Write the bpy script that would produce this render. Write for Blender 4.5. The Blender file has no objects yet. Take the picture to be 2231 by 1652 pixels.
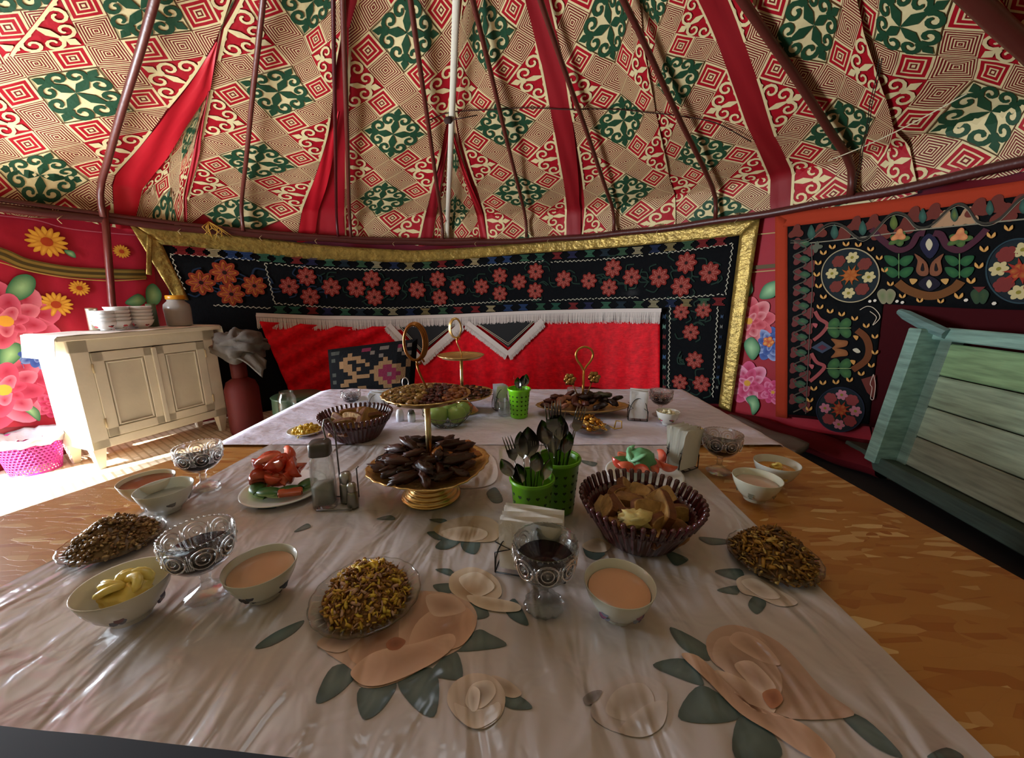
import bpy, math, random
from mathutils import Vector, Matrix, noise
PI = math.pi
random.seed(7)
C = bpy.context.scene.collection
# ------------------------------------------------------------ camera model
F, CX, CY, PITCH = 834.0, 1115.5, 826.0, math.radians(12.4)
HC = 1.15
SP, CP = math.sin(PITCH), math.cos(PITCH)
CEN = Vector((-.45, 1.40, 0)); R = 3.05; TZ = .58
def ray(x, y):
    """direction of the sight line through a photo pixel (world: x right, y forward, z up)"""
    dx, dy = x-CX, y-CY
    return Vector((dx, F*CP - dy*SP, -F*SP - dy*CP)).normalized()
CAM = Vector((0, 0, HC))
def on_z(x, y, z=TZ):
    d = ray(x, y); t = (z-HC)/d.z
    return CAM + d*t
def on_y(x, y, Y):
    d = ray(x, y); return CAM + d*(Y/d.y)
def on_wall(x, y, inset=0.0):
    d = ray(x, y); a = d.x*d.x+d.y*d.y; c = CEN
    b = -(d.x*c.x+d.y*c.y); k = c.x*c.x+c.y*c.y-(R-inset)**2
    t = (-b+math.sqrt(b*b-a*k))/a
    p = CAM + d*t
    return math.atan2(p.y-c.y, p.x-c.x), p.z
def wp(phi, z, inset=0.0):
    return Vector((CEN.x+(R-inset)*math.cos(phi), CEN.y+(R-inset)*math.sin(phi), z))
def zrim(phi):
    return 1.765 + .015*(CEN.x+R*math.cos(phi))
# ------------------------------------------------------------ colour + materials
def lin(c):
    return c/12.92 if c <= .04045 else ((c+.055)/1.055)**2.4
def hx(s, k=1.0):
    s = s.lstrip('#')
    return tuple(lin(int(s[i:i+2], 16)/255)*k for i in (0, 2, 4)) + (1.0,)
def mixc(a, b, t):
    return tuple(a[i]*(1-t)+b[i]*t for i in range(3)) + (1.0,)
MATS = {}
def vc(name, rough=.6, metal=0.0, bump=0.0, bscale=60, stretch=(1, 1, 1), spec=.5, sheen=0, coat=0, noise_amt=0.0, nscale=8, sss=0, wave=None, nstretch=None, trans=0.0):
    """procedural surface whose base colour is the object's own dye (colour attribute) with optional mottling and relief"""
    if name in MATS: return MATS[name]
    m = bpy.data.materials.new(name); m.use_nodes = True
    nt = m.node_tree; n = nt.nodes; L = nt.links
    b = n['Principled BSDF']
    at = n.new('ShaderNodeAttribute'); at.attribute_name = 'Col'
    col = at.outputs['Color']
    tc = n.new('ShaderNodeTexCoord')
    if noise_amt:
        mp0 = n.new('ShaderNodeMapping'); mp0.inputs['Scale'].default_value = nstretch or (1, 1, 1)
        L.new(tc.outputs['Object'], mp0.inputs[0])
        nz = n.new('ShaderNodeTexNoise'); nz.inputs['Scale'].default_value = nscale; nz.inputs['Detail'].default_value = 5
        L.new(mp0.outputs[0], nz.inputs['Vector'])
        mr = n.new('ShaderNodeMapRange'); mr.inputs[1].default_value = .3; mr.inputs[2].default_value = .7
        mr.inputs[3].default_value = 1-noise_amt; mr.inputs[4].default_value = 1+noise_amt*.6
        L.new(nz.outputs[0], mr.inputs[0])
        mx = n.new('ShaderNodeMix'); mx.data_type = 'RGBA'; mx.blend_type = 'MULTIPLY'; mx.inputs[0].default_value = 1
        L.new(col, mx.inputs[6]); L.new(mr.outputs[0], mx.inputs[7]); col = mx.outputs[2]
    L.new(col, b.inputs['Base Color'])
    b.inputs['Roughness'].default_value = rough; b.inputs['Metallic'].default_value = metal
    b.inputs['Specular IOR Level'].default_value = spec
    if sheen: b.inputs['Sheen Weight'].default_value = sheen
    if coat: b.inputs['Coat Weight'].default_value = coat; b.inputs['Coat Roughness'].default_value = .15
    if sss:
        b.inputs['Subsurface Weight'].default_value = sss; b.inputs['Subsurface Radius'].default_value = (.01, .006, .004)
    if trans: b.inputs['Transmission Weight'].default_value = trans
    if bump:
        mp = n.new('ShaderNodeMapping'); mp.inputs['Scale'].default_value = stretch
        L.new(tc.outputs['Object'], mp.inputs[0])
        if wave:
            nb = n.new('ShaderNodeTexWave'); nb.inputs['Scale'].default_value = wave; nb.inputs['Distortion'].default_value = 6
            nb.inputs['Detail'].default_value = 3; nb.inputs['Detail Scale'].default_value = 1.5
        else:
            nb = n.new('ShaderNodeTexNoise'); nb.inputs['Scale'].default_value = bscale; nb.inputs['Detail'].default_value = 4
        L.new(mp.outputs[0], nb.inputs['Vector'])
        bp = n.new('ShaderNodeBump'); bp.inputs['Strength'].default_value = 1; bp.inputs['Distance'].default_value = bump
        L.new(nb.outputs['Fac' if not wave else 'Color'], bp.inputs['Height']); L.new(bp.outputs[0], b.inputs['Normal'])
    MATS[name] = m
    return m
def glassmat(name, col=(1, 1, 1, 1), refr=.25, ior=1.5):
    """thin clear glass: passes light straight through, mirrors at grazing angles, bends a little"""
    if name in MATS: return MATS[name]
    m = bpy.data.materials.new(name); m.use_nodes = True; n = m.node_tree.nodes; L = m.node_tree.links
    n.remove(n['Principled BSDF']); out = [x for x in n if x.type == 'OUTPUT_MATERIAL'][0]
    tr = n.new('ShaderNodeBsdfTransparent'); tr.inputs[0].default_value = (.93, .95, .94, 1)
    gl_ = n.new('ShaderNodeBsdfGlass'); gl_.inputs['Color'].default_value = col; gl_.inputs['IOR'].default_value = 1.35; gl_.inputs['Roughness'].default_value = .03
    go = n.new('ShaderNodeBsdfGlossy'); go.inputs['Roughness'].default_value = .06
    lw = n.new('ShaderNodeLayerWeight'); lw.inputs['Blend'].default_value = .5
    pw = n.new('ShaderNodeMath'); pw.operation = 'POWER'; pw.inputs[1].default_value = 3.0; L.new(lw.outputs['Facing'], pw.inputs[0])
    mu = n.new('ShaderNodeMath'); mu.operation = 'MULTIPLY_ADD'; mu.inputs[1].default_value = .5; mu.inputs[2].default_value = .035; L.new(pw.outputs[0], mu.inputs[0])
    m1 = n.new('ShaderNodeMixShader'); m1.inputs[0].default_value = refr; L.new(tr.outputs[0], m1.inputs[1]); L.new(gl_.outputs[0], m1.inputs[2])
    m2 = n.new('ShaderNodeMixShader'); L.new(mu.outputs[0], m2.inputs[0]); L.new(m1.outputs[0], m2.inputs[1]); L.new(go.outputs[0], m2.inputs[2])
    L.new(m2.outputs[0], out.inputs[0])
    MATS[name] = m
    return m
# ------------------------------------------------------------ mesh builder
class MB:
    def __init__(s): s.v = []; s.f = []; s.c = []; s.col = (.8, .8, .8, 1)
    def vert(s, p, c=None):
        s.v.append(tuple(p)); s.c.append(c or s.col); return len(s.v)-1
    def face(s, *ids): s.f.append(ids)
    def poly(s, pts, c=None):
        s.f.append(tuple(s.vert(p, c) for p in pts))
    def grid(s, fn, nu, nv, cfn=None, u0=0, u1=1, v0=0, v1=1, wrap=False):
        ids = []
        for j in range(nv+1):
            row = []
            for i in range(nu+(0 if wrap else 1)):
                u = u0+(u1-u0)*i/nu; w = v0+(v1-v0)*j/nv
                row.append(s.vert(fn(u, w), cfn(u, w) if cfn else None))
            ids.append(row)
        n = len(ids[0])
        for j in range(nv):
            for i in range(nu):
                a, b = i, (i+1) % n if wrap else i+1
                s.f.append((ids[j][a], ids[j][b], ids[j+1][b], ids[j+1][a]))
        return ids
    def box(s, c, sz, rz=0, M=None, col=None, bev=0.0):
        x, y, z = (k/2 for k in sz); b = min(bev, x, y, z)
        M2 = M or (Matrix.Translation(Vector(c)) @ Matrix.Rotation(rz, 4, 'Z'))
        if M is not None: M2 = M @ Matrix.Translation(Vector(c)) @ Matrix.Rotation(rz, 4, 'Z')
        if b <= 0:
            ids = [s.vert(M2 @ Vector((i*x, j*y, k*z)), col) for k in (-1, 1) for j in (-1, 1) for i in (-1, 1)]
            for q in ((0, 2, 3, 1), (4, 5, 7, 6), (0, 1, 5, 4), (2, 6, 7, 3), (0, 4, 6, 2), (1, 3, 7, 5)): s.f.append(tuple(ids[k] for k in q))
            return
        # chamfered box: three rings per axis
        vs = {}
        for k in (-1, 1):
            for j in (-1, 1):
                for i in (-1, 1):
                    vs[(i, j, k, 0)] = s.vert(M2 @ Vector((i*x, j*(y-b), k*(z-b))), col)
                    vs[(i, j, k, 1)] = s.vert(M2 @ Vector((i*(x-b), j*y, k*(z-b))), col)
                    vs[(i, j, k, 2)] = s.vert(M2 @ Vector((i*(x-b), j*(y-b), k*z)), col)
        def q(l, flip):
            ids = [vs[t] for t in l]; s.f.append(tuple(ids[::-1] if flip else ids))
        for e in (-1, 1):
            q([(e, -1, -1, 0), (e, 1, -1, 0), (e, 1, 1, 0), (e, -1, 1, 0)], e < 0)
            q([(-1, e, -1, 1), (1, e, -1, 1), (1, e, 1, 1), (-1, e, 1, 1)], e > 0)
            q([(-1, -1, e, 2), (1, -1, e, 2), (1, 1, e, 2), (-1, 1, e, 2)], e < 0)
        for a in (-1, 1):
            for d in (-1, 1):
                fl = a*d > 0
                q([(a, d, -1, 0), (a, d, -1, 1), (a, d, 1, 1), (a, d, 1, 0)], fl)
                q([(a, -1, d, 0), (a, 1, d, 0), (a, 1, d, 2), (a, -1, d, 2)], not fl)
                q([(-1, a, d, 1), (1, a, d, 1), (1, a, d, 2), (-1, a, d, 2)], fl)
                for e in (-1, 1):
                    s.f.append((vs[(a, d, e, 0)], vs[(a, d, e, 1)], vs[(a, d, e, 2)]))
    def lathe(s, prof, n=32, c=(0, 0, 0), cols=None, rad=None, M=None, caps=True):
        """prof: list of (r,z); rad(theta,k)->radius factor"""
        rings = []
        c = Vector(c)
        for k, (r, z) in enumerate(prof):
            cc = cols[k] if cols else None
            ring = []
            for i in range(n):
                a = 2*PI*i/n; rr = r*(rad(a, k) if rad else 1)
                p = Vector((rr*math.cos(a), rr*math.sin(a), z))+c
                ring.append(s.vert(M @ p if M else p, cc))
            rings.append(ring)
        for k in range(len(prof)-1):
            for i in range(n):
                j = (i+1) % n
                s.f.append((rings[k][i], rings[k][j], rings[k+1][j], rings[k+1][i]))
        if caps:
            if prof[0][0] > 1e-5: s.f.append(tuple(rings[0][::-1]))
            if prof[-1][0] > 1e-5: s.f.append(tuple(rings[-1]))
        return rings
    def tube(s, pts, r, n=8, col=None, closed=False, caps=True, flat=None):
        pts = [Vector(p) for p in pts]; m = len(pts)
        rr = r if isinstance(r, (list, tuple)) else [r]*m
        up = None; rings = []
        for i, p in enumerate(pts):
            if closed: t = pts[(i+1) % m]-pts[i-1]
            else: t = pts[min(i+1, m-1)]-pts[max(i-1, 0)]
            if t.length < 1e-9: t = Vector((0, 0, 1))
            t.normalize()
            if up is None:
                up = Vector((0, 0, 1)) if abs(t.z) < .9 else Vector((1, 0, 0))
            a = t.cross(up)
            if a.length < 1e-4: up = Vector((1, 0.3, 0)); a = t.cross(up)
            a.normalize(); b = a.cross(t).normalized(); up = b
            ring = []
            for k in range(n):
                g = 2*PI*k/n; ca, sa = math.cos(g), math.sin(g)
                if flat: sa *= flat
                ring.append(s.vert(p+(a*ca+b*sa)*rr[i], col))
            rings.append(ring)
        for i in range(m if closed else m-1):
            A, B = rings[i], rings[(i+1) % m]
            for k in range(n):
                j = (k+1) % n; s.f.append((A[k], A[j], B[j], B[k]))
        if caps and not closed:
            s.f.append(tuple(rings[0][::-1])); s.f.append(tuple(rings[-1]))
    def blob(s, c, rad, n=10, m=6, col=None, M=None, seed=0, amp=0.0, fr=2.0, cfn=None):
        c = Vector(c); rad = Vector(rad) if not isinstance(rad, (int, float)) else Vector((rad,)*3)
        rings = []
        for j in range(m+1):
            th = PI*j/m; ring = []
            for i in range(1 if j in (0, m) else n):
                ph = 2*PI*i/n
                d = Vector((math.sin(th)*math.cos(ph), math.sin(th)*math.sin(ph), math.cos(th)))
                k = 1+(amp*noise.noise(d*fr+Vector((seed*3.7, seed*1.3, 0))) if amp else 0)
                p = Vector((d.x*rad.x, d.y*rad.y, d.z*rad.z))*k
                if M: p = M @ p
                ring.append(s.vert(p+c, cfn(d) if cfn else col))
            rings.append(ring)
        for j in range(m):
            A, B = rings[j], rings[j+1]
            for i in range(n):
                k = (i+1) % n
                if len(A) == 1: s.f.append((A[0], B[i], B[k]))
                elif len(B) == 1: s.f.append((A[i], B[0], A[k]))
                else: s.f.append((A[i], B[i], B[k], A[k]))
    def merge(s, o):
        k = len(s.v); s.v += o.v; s.c += o.c; s.f += [tuple(i+k for i in f) for f in o.f]
    def build(s, name, mat, parent=None, smooth=True, solid=0, loc=None, sub=0, off=-1, ang=None):
        me = bpy.data.meshes.new(name); me.from_pydata(s.v, [], s.f)
        ca = me.color_attributes.new('Col', 'FLOAT_COLOR', 'POINT')
        ca.data.foreach_set('color', [x for c in s.c for x in c])
        me.materials.append(mat)
        if smooth:
            me.polygons.foreach_set('use_smooth', [True]*len(me.polygons))
            if ang is not None: me.set_sharp_from_angle(angle=math.radians(ang))
        me.update()
        o = bpy.data.objects.new(name, me); C.objects.link(o)
        if parent: o.parent = parent
        if loc is not None: o.location = loc
        if solid:
            md = o.modifiers.new('thickness', 'SOLIDIFY'); md.thickness = solid; md.offset = off
        if sub:
            md = o.modifiers.new('smooth', 'SUBSURF'); md.levels = sub; md.render_levels = sub
        return o
def empty(name, label, cat, loc=(0, 0, 0), rz=0, group=None):
    o = bpy.data.objects.new(name, None); C.objects.link(o); o.empty_display_size = .05
    o.location = loc; o.rotation_euler = (0, 0, rz); return tag(o, label, cat, group)
def tag(o, label, cat, group=None, kind=None):
    o['label'] = label; o['category'] = cat
    if group: o['group'] = group
    if kind: o['kind'] = kind
    return o
def struct(o):
    o['kind'] = 'structure'; return o
def copy_tree(o, parent=None):
    c = o.copy(); C.objects.link(c); c.parent = parent
    for ch in list(o.children): copy_tree(ch, c)
    return c
def dup(o, loc, rz=0, label=None, group=None, scale=None, rot=None):
    c = copy_tree(o); c.location = loc; c.rotation_euler = rot or (0, 0, rz)
    if label: c['label'] = label
    if group: c['group'] = group
    if scale: c.scale = (scale,)*3 if isinstance(scale, (int, float)) else scale
    return c
def spline(P, n=6, closed=False):
    out = []; m = len(P)
    rng = range(m) if closed else range(m-1)
    for i in rng:
        if closed: p0, p1, p2, p3 = P[i-1], P[i], P[(i+1) % m], P[(i+2) % m]
        else: p0, p1, p2, p3 = P[max(i-1, 0)], P[i], P[i+1], P[min(i+2, m-1)]
        for k in range(n):
            t = k/n
            out.append(tuple(.5*((2*b)+(-a+c)*t+(2*a-5*b+4*c-d)*t*t+(-a+3*b-3*c+d)*t**3) for a, b, c, d in zip(p0, p1, p2, p3)))
    if not closed: out.append(tuple(P[-1]))
    return out
# ============================================================ the yurt: roof cloth
RL, QL = 2.93, .25
def prof(q):
    """meridian of the roof cloth: arc length from the rim -> radius, height above the rim"""
    if q < 0: return R-.03, .86*q
    if q < .25: return R-.03-.09*q/.25, .215*q/.25
    k = q-.25; c, s = math.cos(math.radians(24.7)), math.sin(math.radians(24.7))
    return R-.12-c*k, .215+s*k
def roof_z(r, phi):
    if r > R-.12: return zrim(phi)+.215*max(-.3, (R-.03-r))/.09
    return zrim(phi)*1.0+.215+(R-.12-r)*math.tan(math.radians(24.7))
def roofp(phi, q, inset=0.0):
    r, h = prof(q)
    fold = .010*math.sin(phi*46+q*3)*math.exp(-q*1.6) + .006*math.sin(phi*19+2+q*5)
    fold += .008*noise.noise(Vector((phi*6, q*3, 1)))
    p = Vector((CEN.x+(r-inset*.5+fold*.5)*math.cos(phi), CEN.y+(r-inset*.5+fold*.5)*math.sin(phi), zrim(phi)+h-inset+fold))
    return p
def on_roof(x, y):
    d = ray(x, y); t = .5; step = .02
    def g(t):
        p = CAM+d*t; r = math.hypot(p.x-CEN.x, p.y-CEN.y)
        return p.z - roof_z(min(r, R+.5), math.atan2(p.y-CEN.y, p.x-CEN.x))
    while g(t) < 0 and t < 8: t += step
    a, b = t-step, t
    for _ in range(25):
        m = (a+b)/2
        if g(m) < 0: a = m
        else: b = m
    p = CAM+d*a; r = math.hypot(p.x-CEN.x, p.y-CEN.y)
    k = math.cos(math.radians(24.7))
    q = .25*(R-.03-r)/.09 if r > R-.12 else .25+(R-.12-r)/k
    return math.atan2(p.y-CEN.y, p.x-CEN.x), q
def interp(tab, x):
    """piecewise linear with extrapolation; tab = sorted [(x,y)]"""
    for i in range(len(tab)-1):
        if x <= tab[i+1][0] or i == len(tab)-2:
            (a, ya), (b, yb) = tab[i], tab[i+1]
            return ya+(yb-ya)*(x-a)/(b-a)
def edge(pxs):
    """polyline of photo pixels -> table q -> phi on the roof"""
    t = sorted(((q, ph) for ph, q in (on_roof(*p) for p in pxs)))
    return t
CREAM, RED, GREEN, LINE = hx('ecdaa4'), hx('b00c20'), hx('1f4a30'), hx('781418')
QMAX = 3.0
cloth = vc('printed_felt', rough=.6, bump=.006, bscale=14, spec=.35)
def clip(poly, smax):
    for sg in (1, -1):
        out = []
        for i in range(len(poly)):
            a, b = poly[i-1], poly[i]
            ia, ib = a[0]*sg <= smax+1e-9, b[0]*sg <= smax+1e-9
            if ia != ib:
                k = (smax*sg-a[0])/(b[0]-a[0]); out.append((smax*sg, a[1]+(b[1]-a[1])*k))
            if ib: out.append(b)
        poly = out
        if not poly: return []
    return poly
def ribbon(pts, ws):
    L_ = []
    for i, p in enumerate(pts):
        a = pts[max(i-1, 0)]; b = pts[min(i+1, len(pts)-1)]
        dx, dy = b[0]-a[0], b[1]-a[1]; l = math.hypot(dx, dy) or 1
        nx, ny = -dy/l, dx/l
        L_.append(((p[0]+nx*ws[i], p[1]+ny*ws[i]), (p[0]-nx*ws[i], p[1]-ny*ws[i])))
    return [[L_[i][0], L_[i][1], L_[i+1][1], L_[i+1][0]] for i in range(len(L_)-1)]
def arm(fat):
    """one arm of the ram-horn cross pointing to +y, corner of the tile at y=2"""
    P = []
    P += [[(0, 0), (.12*fat, .22), (.25*fat, .54), (0, .6)], [(0, 0), (0, .6), (-.25*fat, .54), (-.12*fat, .22)]]
    P += [[(-.25*fat, .54), (.25*fat, .54), (.10*fat, .95), (-.10*fat, .95)], [(-.10*fat, .95), (.10*fat, .95), (.08, 1.3), (-.08, 1.3)]]
    P += [[(-.07, 1.28), (.07, 1.28), (.22, 1.5), (0, 1.58)], [(0, 1.85), (-.12, 1.66), (-.22, 1.5), (0, 1.42)], [(0, 1.85), (0, 1.42), (.22, 1.5), (.12, 1.66)], [(-.07, 1.28), (0, 1.58), (-.22, 1.5)]]
    for sg in (1, -1):
        pts, ws = [], []
        for k in range(13):
            a = math.radians(172-k*33); rr = .42-.026*k
            pts.append((sg*(.46+rr*math.cos(a)), .98+rr*math.sin(a)*1.0)); ws.append((.122-.004*k)*fat if k < 12 else .03)
        P += ribbon(pts, ws)
    return P
ARM_G, ARM_R = arm(1.0), arm(.72)
def rot(p, k):
    for _ in range(k): p = (-p[1], p[0])
    return p
def column(name, left, right, rows, label, t_lo=-6, flip=1, inset=.0, sel=(1, 1), qmax=QMAX, skew=0.0, mirror=1.0, beyond=False):
    """one sewn breadth of the printed felt. rows: photo pixels of the green crosses from the rim up (6 pattern units apart)"""
    R_ = edge(right); C_ = edge(rows)
    if beyond:      # the next breadth over, same width, sewn to the left edge of the one traced
        W1 = [(q, .8*(interp(C_, q)-interp(R_, q))) for q in (0, .4, .8, 1.2, 1.6)]
        R2 = [(q, interp(C_, q)+w) for q, w in W1]; C_ = [(q, interp(R2, q)+w*1.2) for q, w in W1]; L_ = [(q, interp(R2, q)+w*2.4) for q, w in W1]; R_ = R2
    else: L_ = edge(left) if left else [(q, 2*interp(C_, q)-interp(R_, q)+(mirror-1)*(interp(C_, q)-interp(R_, q))) for q in (0, .4, .8, 1.2, 1.6)]
    qt = [(6*i, on_roof(*p)[1]) for i, p in enumerate(rows)]
    def pos(s, t, off=0.0):
        q = interp(qt, t)+skew*s; q = max(-.07, min(q, qmax))
        a, b = interp(L_, q), interp(R_, q)
        if q > L_[-1][0]: a = L_[-1][1]
        if q > R_[-1][0]: b = R_[-1][1]
        if b > a: b = a
        c = interp(C_, min(q, C_[-1][0]+.35)); c = min(max(c, b+.36*(a-b)), b+.64*(a-b))
        return roofp(a+(c-a)*(s+3)/3 if s < 0 else c+(b-c)*s/3, q, inset+off)
    def ok(t0, t1):
        return interp(qt, t1) > -.06 and interp(qt, t0) < qmax
    mb = MB()
    def put(poly, off, c, lim=3):
        poly = clip(poly, lim)
        if len(poly) >= 3: mb.poly([pos(p[0], p[1], off) for p in poly], c)
    def sq(cs, ct, h, off, c0, n):
        # diamond tile of half diagonal h split in n x n
        for i in range(n):
            for j in range(n):
                def w(i, j):
                    a = (-1+2*i/n)*h/2; b = (-1+2*j/n)*h/2
                    return (cs+a-b, ct+a+b)
                put([w(i, j), w(i+1, j), w(i+1, j+1), w(i, j+1)], off, c0)
    def rings(cs, ct, radii, cols):
        for k in range(len(radii)-1):
            ro, ri = radii[k], radii[k+1]
            cor = [(0, -1), (1, 0), (0, 1), (-1, 0)]
            for e in range(4):
                a, b = cor[e], cor[(e+1) % 4]
                for m in range(2):
                    f0, f1 = m/2, (m+1)/2
                    A = (a[0]+(b[0]-a[0])*f0, a[1]+(b[1]-a[1])*f0); B = (a[0]+(b[0]-a[0])*f1, a[1]+(b[1]-a[1])*f1)
                    put([(cs+A[0]*ro, ct+A[1]*ro), (cs+B[0]*ro, ct+B[1]*ro), (cs+B[0]*ri, ct+B[1]*ri), (cs+A[0]*ri, ct+A[1]*ri)], 0, cols[k])
    thinr = [1, .97]+[.97-.0385*(2*i+1+(.35 if 0 else 0))+ (0) for i in range(0)]
    for i in range(6): thinr += [.97-.158*i-.070, .97-.158*i-.158]
    thinr += [0]; thinc = [LINE]+[(CREAM, LINE)[i % 2] for i in range(13)]
    boldr = [1, .97, .82, .60, .50, .30, .20, .1, 0]; boldc = [LINE, CREAM, RED, CREAM, RED, CREAM, LINE, CREAM]
    T = t_lo
    while True:
        if interp(qt, T-2) > qmax: break
        # green cross tile
        if ok(T-2, T+2):
            sq(0, T, 2, 0, CREAM, 8)
            for e in range(4):
                for P in ARM_G:
                    pp = [rot(p, e) for p in P]
                    if interp(qt, T+min(p[1] for p in pp)) > -.05: put([(p[0], T+p[1]) for p in pp], .004, GREEN)
            lw = .035
            cor = [(0, -2), (2, 0), (0, 2), (-2, 0)]
            for e in range(4):
                a, b = cor[e], cor[(e+1) % 4]
                for m in range(4):
                    A = tuple(a[i]+(b[i]-a[i])*m/4 for i in (0, 1)); B = tuple(a[i]+(b[i]-a[i])*(m+1)/4 for i in (0, 1))
                    put([(A[0], T+A[1]), (B[0], T+B[1]), (B[0]*(1-lw), T+B[1]*(1-lw)), (A[0]*(1-lw), T+A[1]*(1-lw))], .003, hx('5a4020'))
        if ok(T-2, T+5):
            for (s_, t_) in ((1, 2), (2, 1), (-1, 2), (-2, 1), (1, 4), (2, 5), (-1, 4), (-2, 5)):
                if not ok(T+t_-1, T+t_+1): continue
                tt = t_ if t_ < 3 else t_-6
                bold = (s_*flip, tt) in ((-1, 2), (1, -2), (2, 1), (-2, -1))
                rings(s_, T+t_, boldr if bold else thinr, boldc if bold else thinc)
            rings(0, T+3, thinr, thinc)
            for sg in (3, -3):
                rings(sg, T, thinr, thinc)
                sq(sg, T+3, 2, 0, RED, 8)
                for e in range(4):
                    for P in ARM_R:
                        put([(sg+p[0], T+3+p[1]) for p in [rot(p, e) for p in P]], .004, CREAM)
                for m in range(8 if sel[0 if sg < 0 else 1] else 0):   # selvedge line along the band
                    t0, t1 = T+1+m*.5, T+1.5+m*.5
                    s0 = 3 if sg > 0 else -3; s1 = s0*(1-.045)
                    put([(s0, t0), (s1, t0), (s1, t1), (s0, t1)], .005, CREAM)
        T += 6
    o = mb.build(name, cloth)
    return tag(o, label, 'fabric')
def band(name, left, right, label, col='a80a1e', inset=.0, qmax=QMAX, lo=-.07):
    L_, R_ = edge(left), edge(right)
    mb = MB(); mb.col = hx(col)
    def fn(u, v):
        q = lo+(qmax-lo)*v
        a, b = interp(L_, q), interp(R_, q)
        if q > L_[-1][0]: a = L_[-1][1]
        if q > R_[-1][0]: b = R_[-1][1]
        if b > a-.001: b = a-.001
        p = roofp(a+(b-a)*u, q, inset+.004*math.sin(u*9+q*7))
        return p
    mb.grid(fn, 6, 70)
    o = mb.build(name, vc('red_cotton', rough=.55, bump=.004, bscale=10, stretch=(1, 1, 2)))
    return tag(o, label, 'fabric band')

# backing felt that closes the whole roof behind the printed breadths
mb = MB(); mb.col = hx('a99a72')
mb.grid(lambda u, v: roofp(2*PI*u, -.07+3.13*v, -.035), 160, 30, wrap=True)
rc = mb.build('ceiling', vc('felt_backing', rough=.9, bump=.003, bscale=30)); struct(rc)
# plain red cloth under the breadths so no backing shows between them
mb = MB(); mb.col = hx('a80a1e')
mb.grid(lambda u, v: roofp(math.radians(-8)+math.radians(198)*u, -.06+3.06*v, -.012), 120, 40)
tag(mb.build('roof_lining', vc('red_cotton')), 'plain red lining cloth of the roof between and above the printed breadths', 'fabric')

column('printed_breadth', None, [(247, 455), (252, 378), (361, 238), (470, 85), (520, -60)],
       [(85, 378), (165, 203), (307, 20)], 'printed felt breadth at the far left with large green crosses beside the wide red wedge', t_lo=-6, mirror=.8)
column('printed_breadth', None, [(247, 455), (252, 378), (361, 238), (470, 85), (520, -60)],
       [(85, 430), (165, 260), (307, 90)], 'printed felt breadth cut by the top left corner of the view', t_lo=-6, beyond=True, inset=-.009)
column('printed_breadth', [(297, 463), (320, 399), (402, 279), (457, 190), (480, 60), (530, -60)], [(400, 480), (430, 293), (452, 203), (483, 58), (540, -60)],
       [(395, 490), (425, 290)], 'narrow gathered sliver of printed felt between the red wedge and the thin red fold', t_lo=-6, inset=-.004)
column('printed_breadth', [(405, 485), (432, 330), (455, 203), (487, 60), (550, -60)], [(650, 498), (672, 420), (715, 290), (733, 130), (760, -60)],
       [(560, 352), (606, 200), (690, 5)], 'printed felt breadth left of centre whose green crosses stand beside the second pole', t_lo=-6)
column('printed_breadth', [(752, 525), (752, 250), (760, 60), (790, -60)], [(914, 521), (941, 409), (968, 290), (985, 200), (1000, 60), (990, -60)],
       [(830, 434), (856, 290), (886, 72)], 'printed felt breadth with green crosses left of the white woven band', t_lo=-6)
column('printed_breadth', [(941, 521), (960, 409), (977, 290), (988, 200), (1010, 60)], [(1047, 520), (1030, 415), (1000, 310), (990, 250), (1012, 100)],
       [(990, 460), (992, 330)], 'tapering sliver of printed felt just behind the white woven band', t_lo=-6, inset=-.004)
column('printed_breadth', [(1062, 520), (1040, 415), (1000, 290), (985, 200), (1000, 60), (1010, -60)], [(1234, 521), (1234, 477), (1197, 228), (1148, 0), (1130, -90)],
       [(1133, 419), (1096, 273), (1035, 82)], 'printed felt breadth with green crosses just left of the centre red band', t_lo=-6)
column('printed_breadth', [(1266, 525), (1241, 228), (1197, 0), (1180, -90)], [(1472, 505), (1459, 392), (1428, 238), (1400, 90), (1385, -60)],
       [(1363, 419), (1358, 262), (1340, 48)], 'printed felt breadth with green crosses just right of the centre red band', t_lo=-6, inset=.004, sel=(1, 0))
column('printed_breadth', [(1462, 520), (1452, 392), (1418, 238), (1392, 100), (1360, -60)], [(1680, 458), (1678, 440), (1630, 273), (1521, 0), (1480, -100)],
       [(1560, 470), (1522, 338), (1460, 172), (1400, 0)], 'printed felt breadth left of the right-hand red band', t_lo=-6, inset=-.004, flip=-1, sel=(0, 1))
column('printed_breadth', [(1722, 452), (1688, 290), (1589, 0), (1560, -90)], [(2005, 415), (1950, 270), (1885, 68), (1850, -60)],
       [(1868, 266), (1784, 44)], 'printed felt breadth with dark green crosses just right of the right-hand red band', t_lo=-12, inset=.012, sel=(1, 0))
column('printed_breadth', [(1975, 418), (1920, 270), (1860, 68), (1826, -60)], [(2330, 360), (2300, 220), (2180, 0), (2120, -90)],
       [(2203, 232), (1961, 58)], 'printed felt breadth at the far right with the largest dark green crosses', t_lo=-12, inset=-.006, flip=-1, sel=(0, 1))
column('printed_breadth', [(2310, 362), (2285, 220), (2170, 0), (2110, -90)], [(2950, 250), (2800, 0), (2550, -300)],
       [(2560, 190), (2310, -110)], 'printed felt breadth cut off by the right edge of the view', t_lo=-12, inset=-.009)
band('red_wedge', [(247, 462), (252, 378), (361, 238), (470, 85)], [(297, 463), (320, 399), (402, 279), (457, 190), (472, 84)], 'wide bright red wedge of cloth on the left of the roof', 'c40820', inset=.012, qmax=on_roof(470, 86)[1])
band('red_fold', [(400, 480), (428, 300), (452, 190)], [(406, 482), (434, 330), (456, 190)], 'very thin red fold on the left of the roof right of the wide wedge', inset=.012, qmax=on_roof(455, 195)[1])
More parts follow.
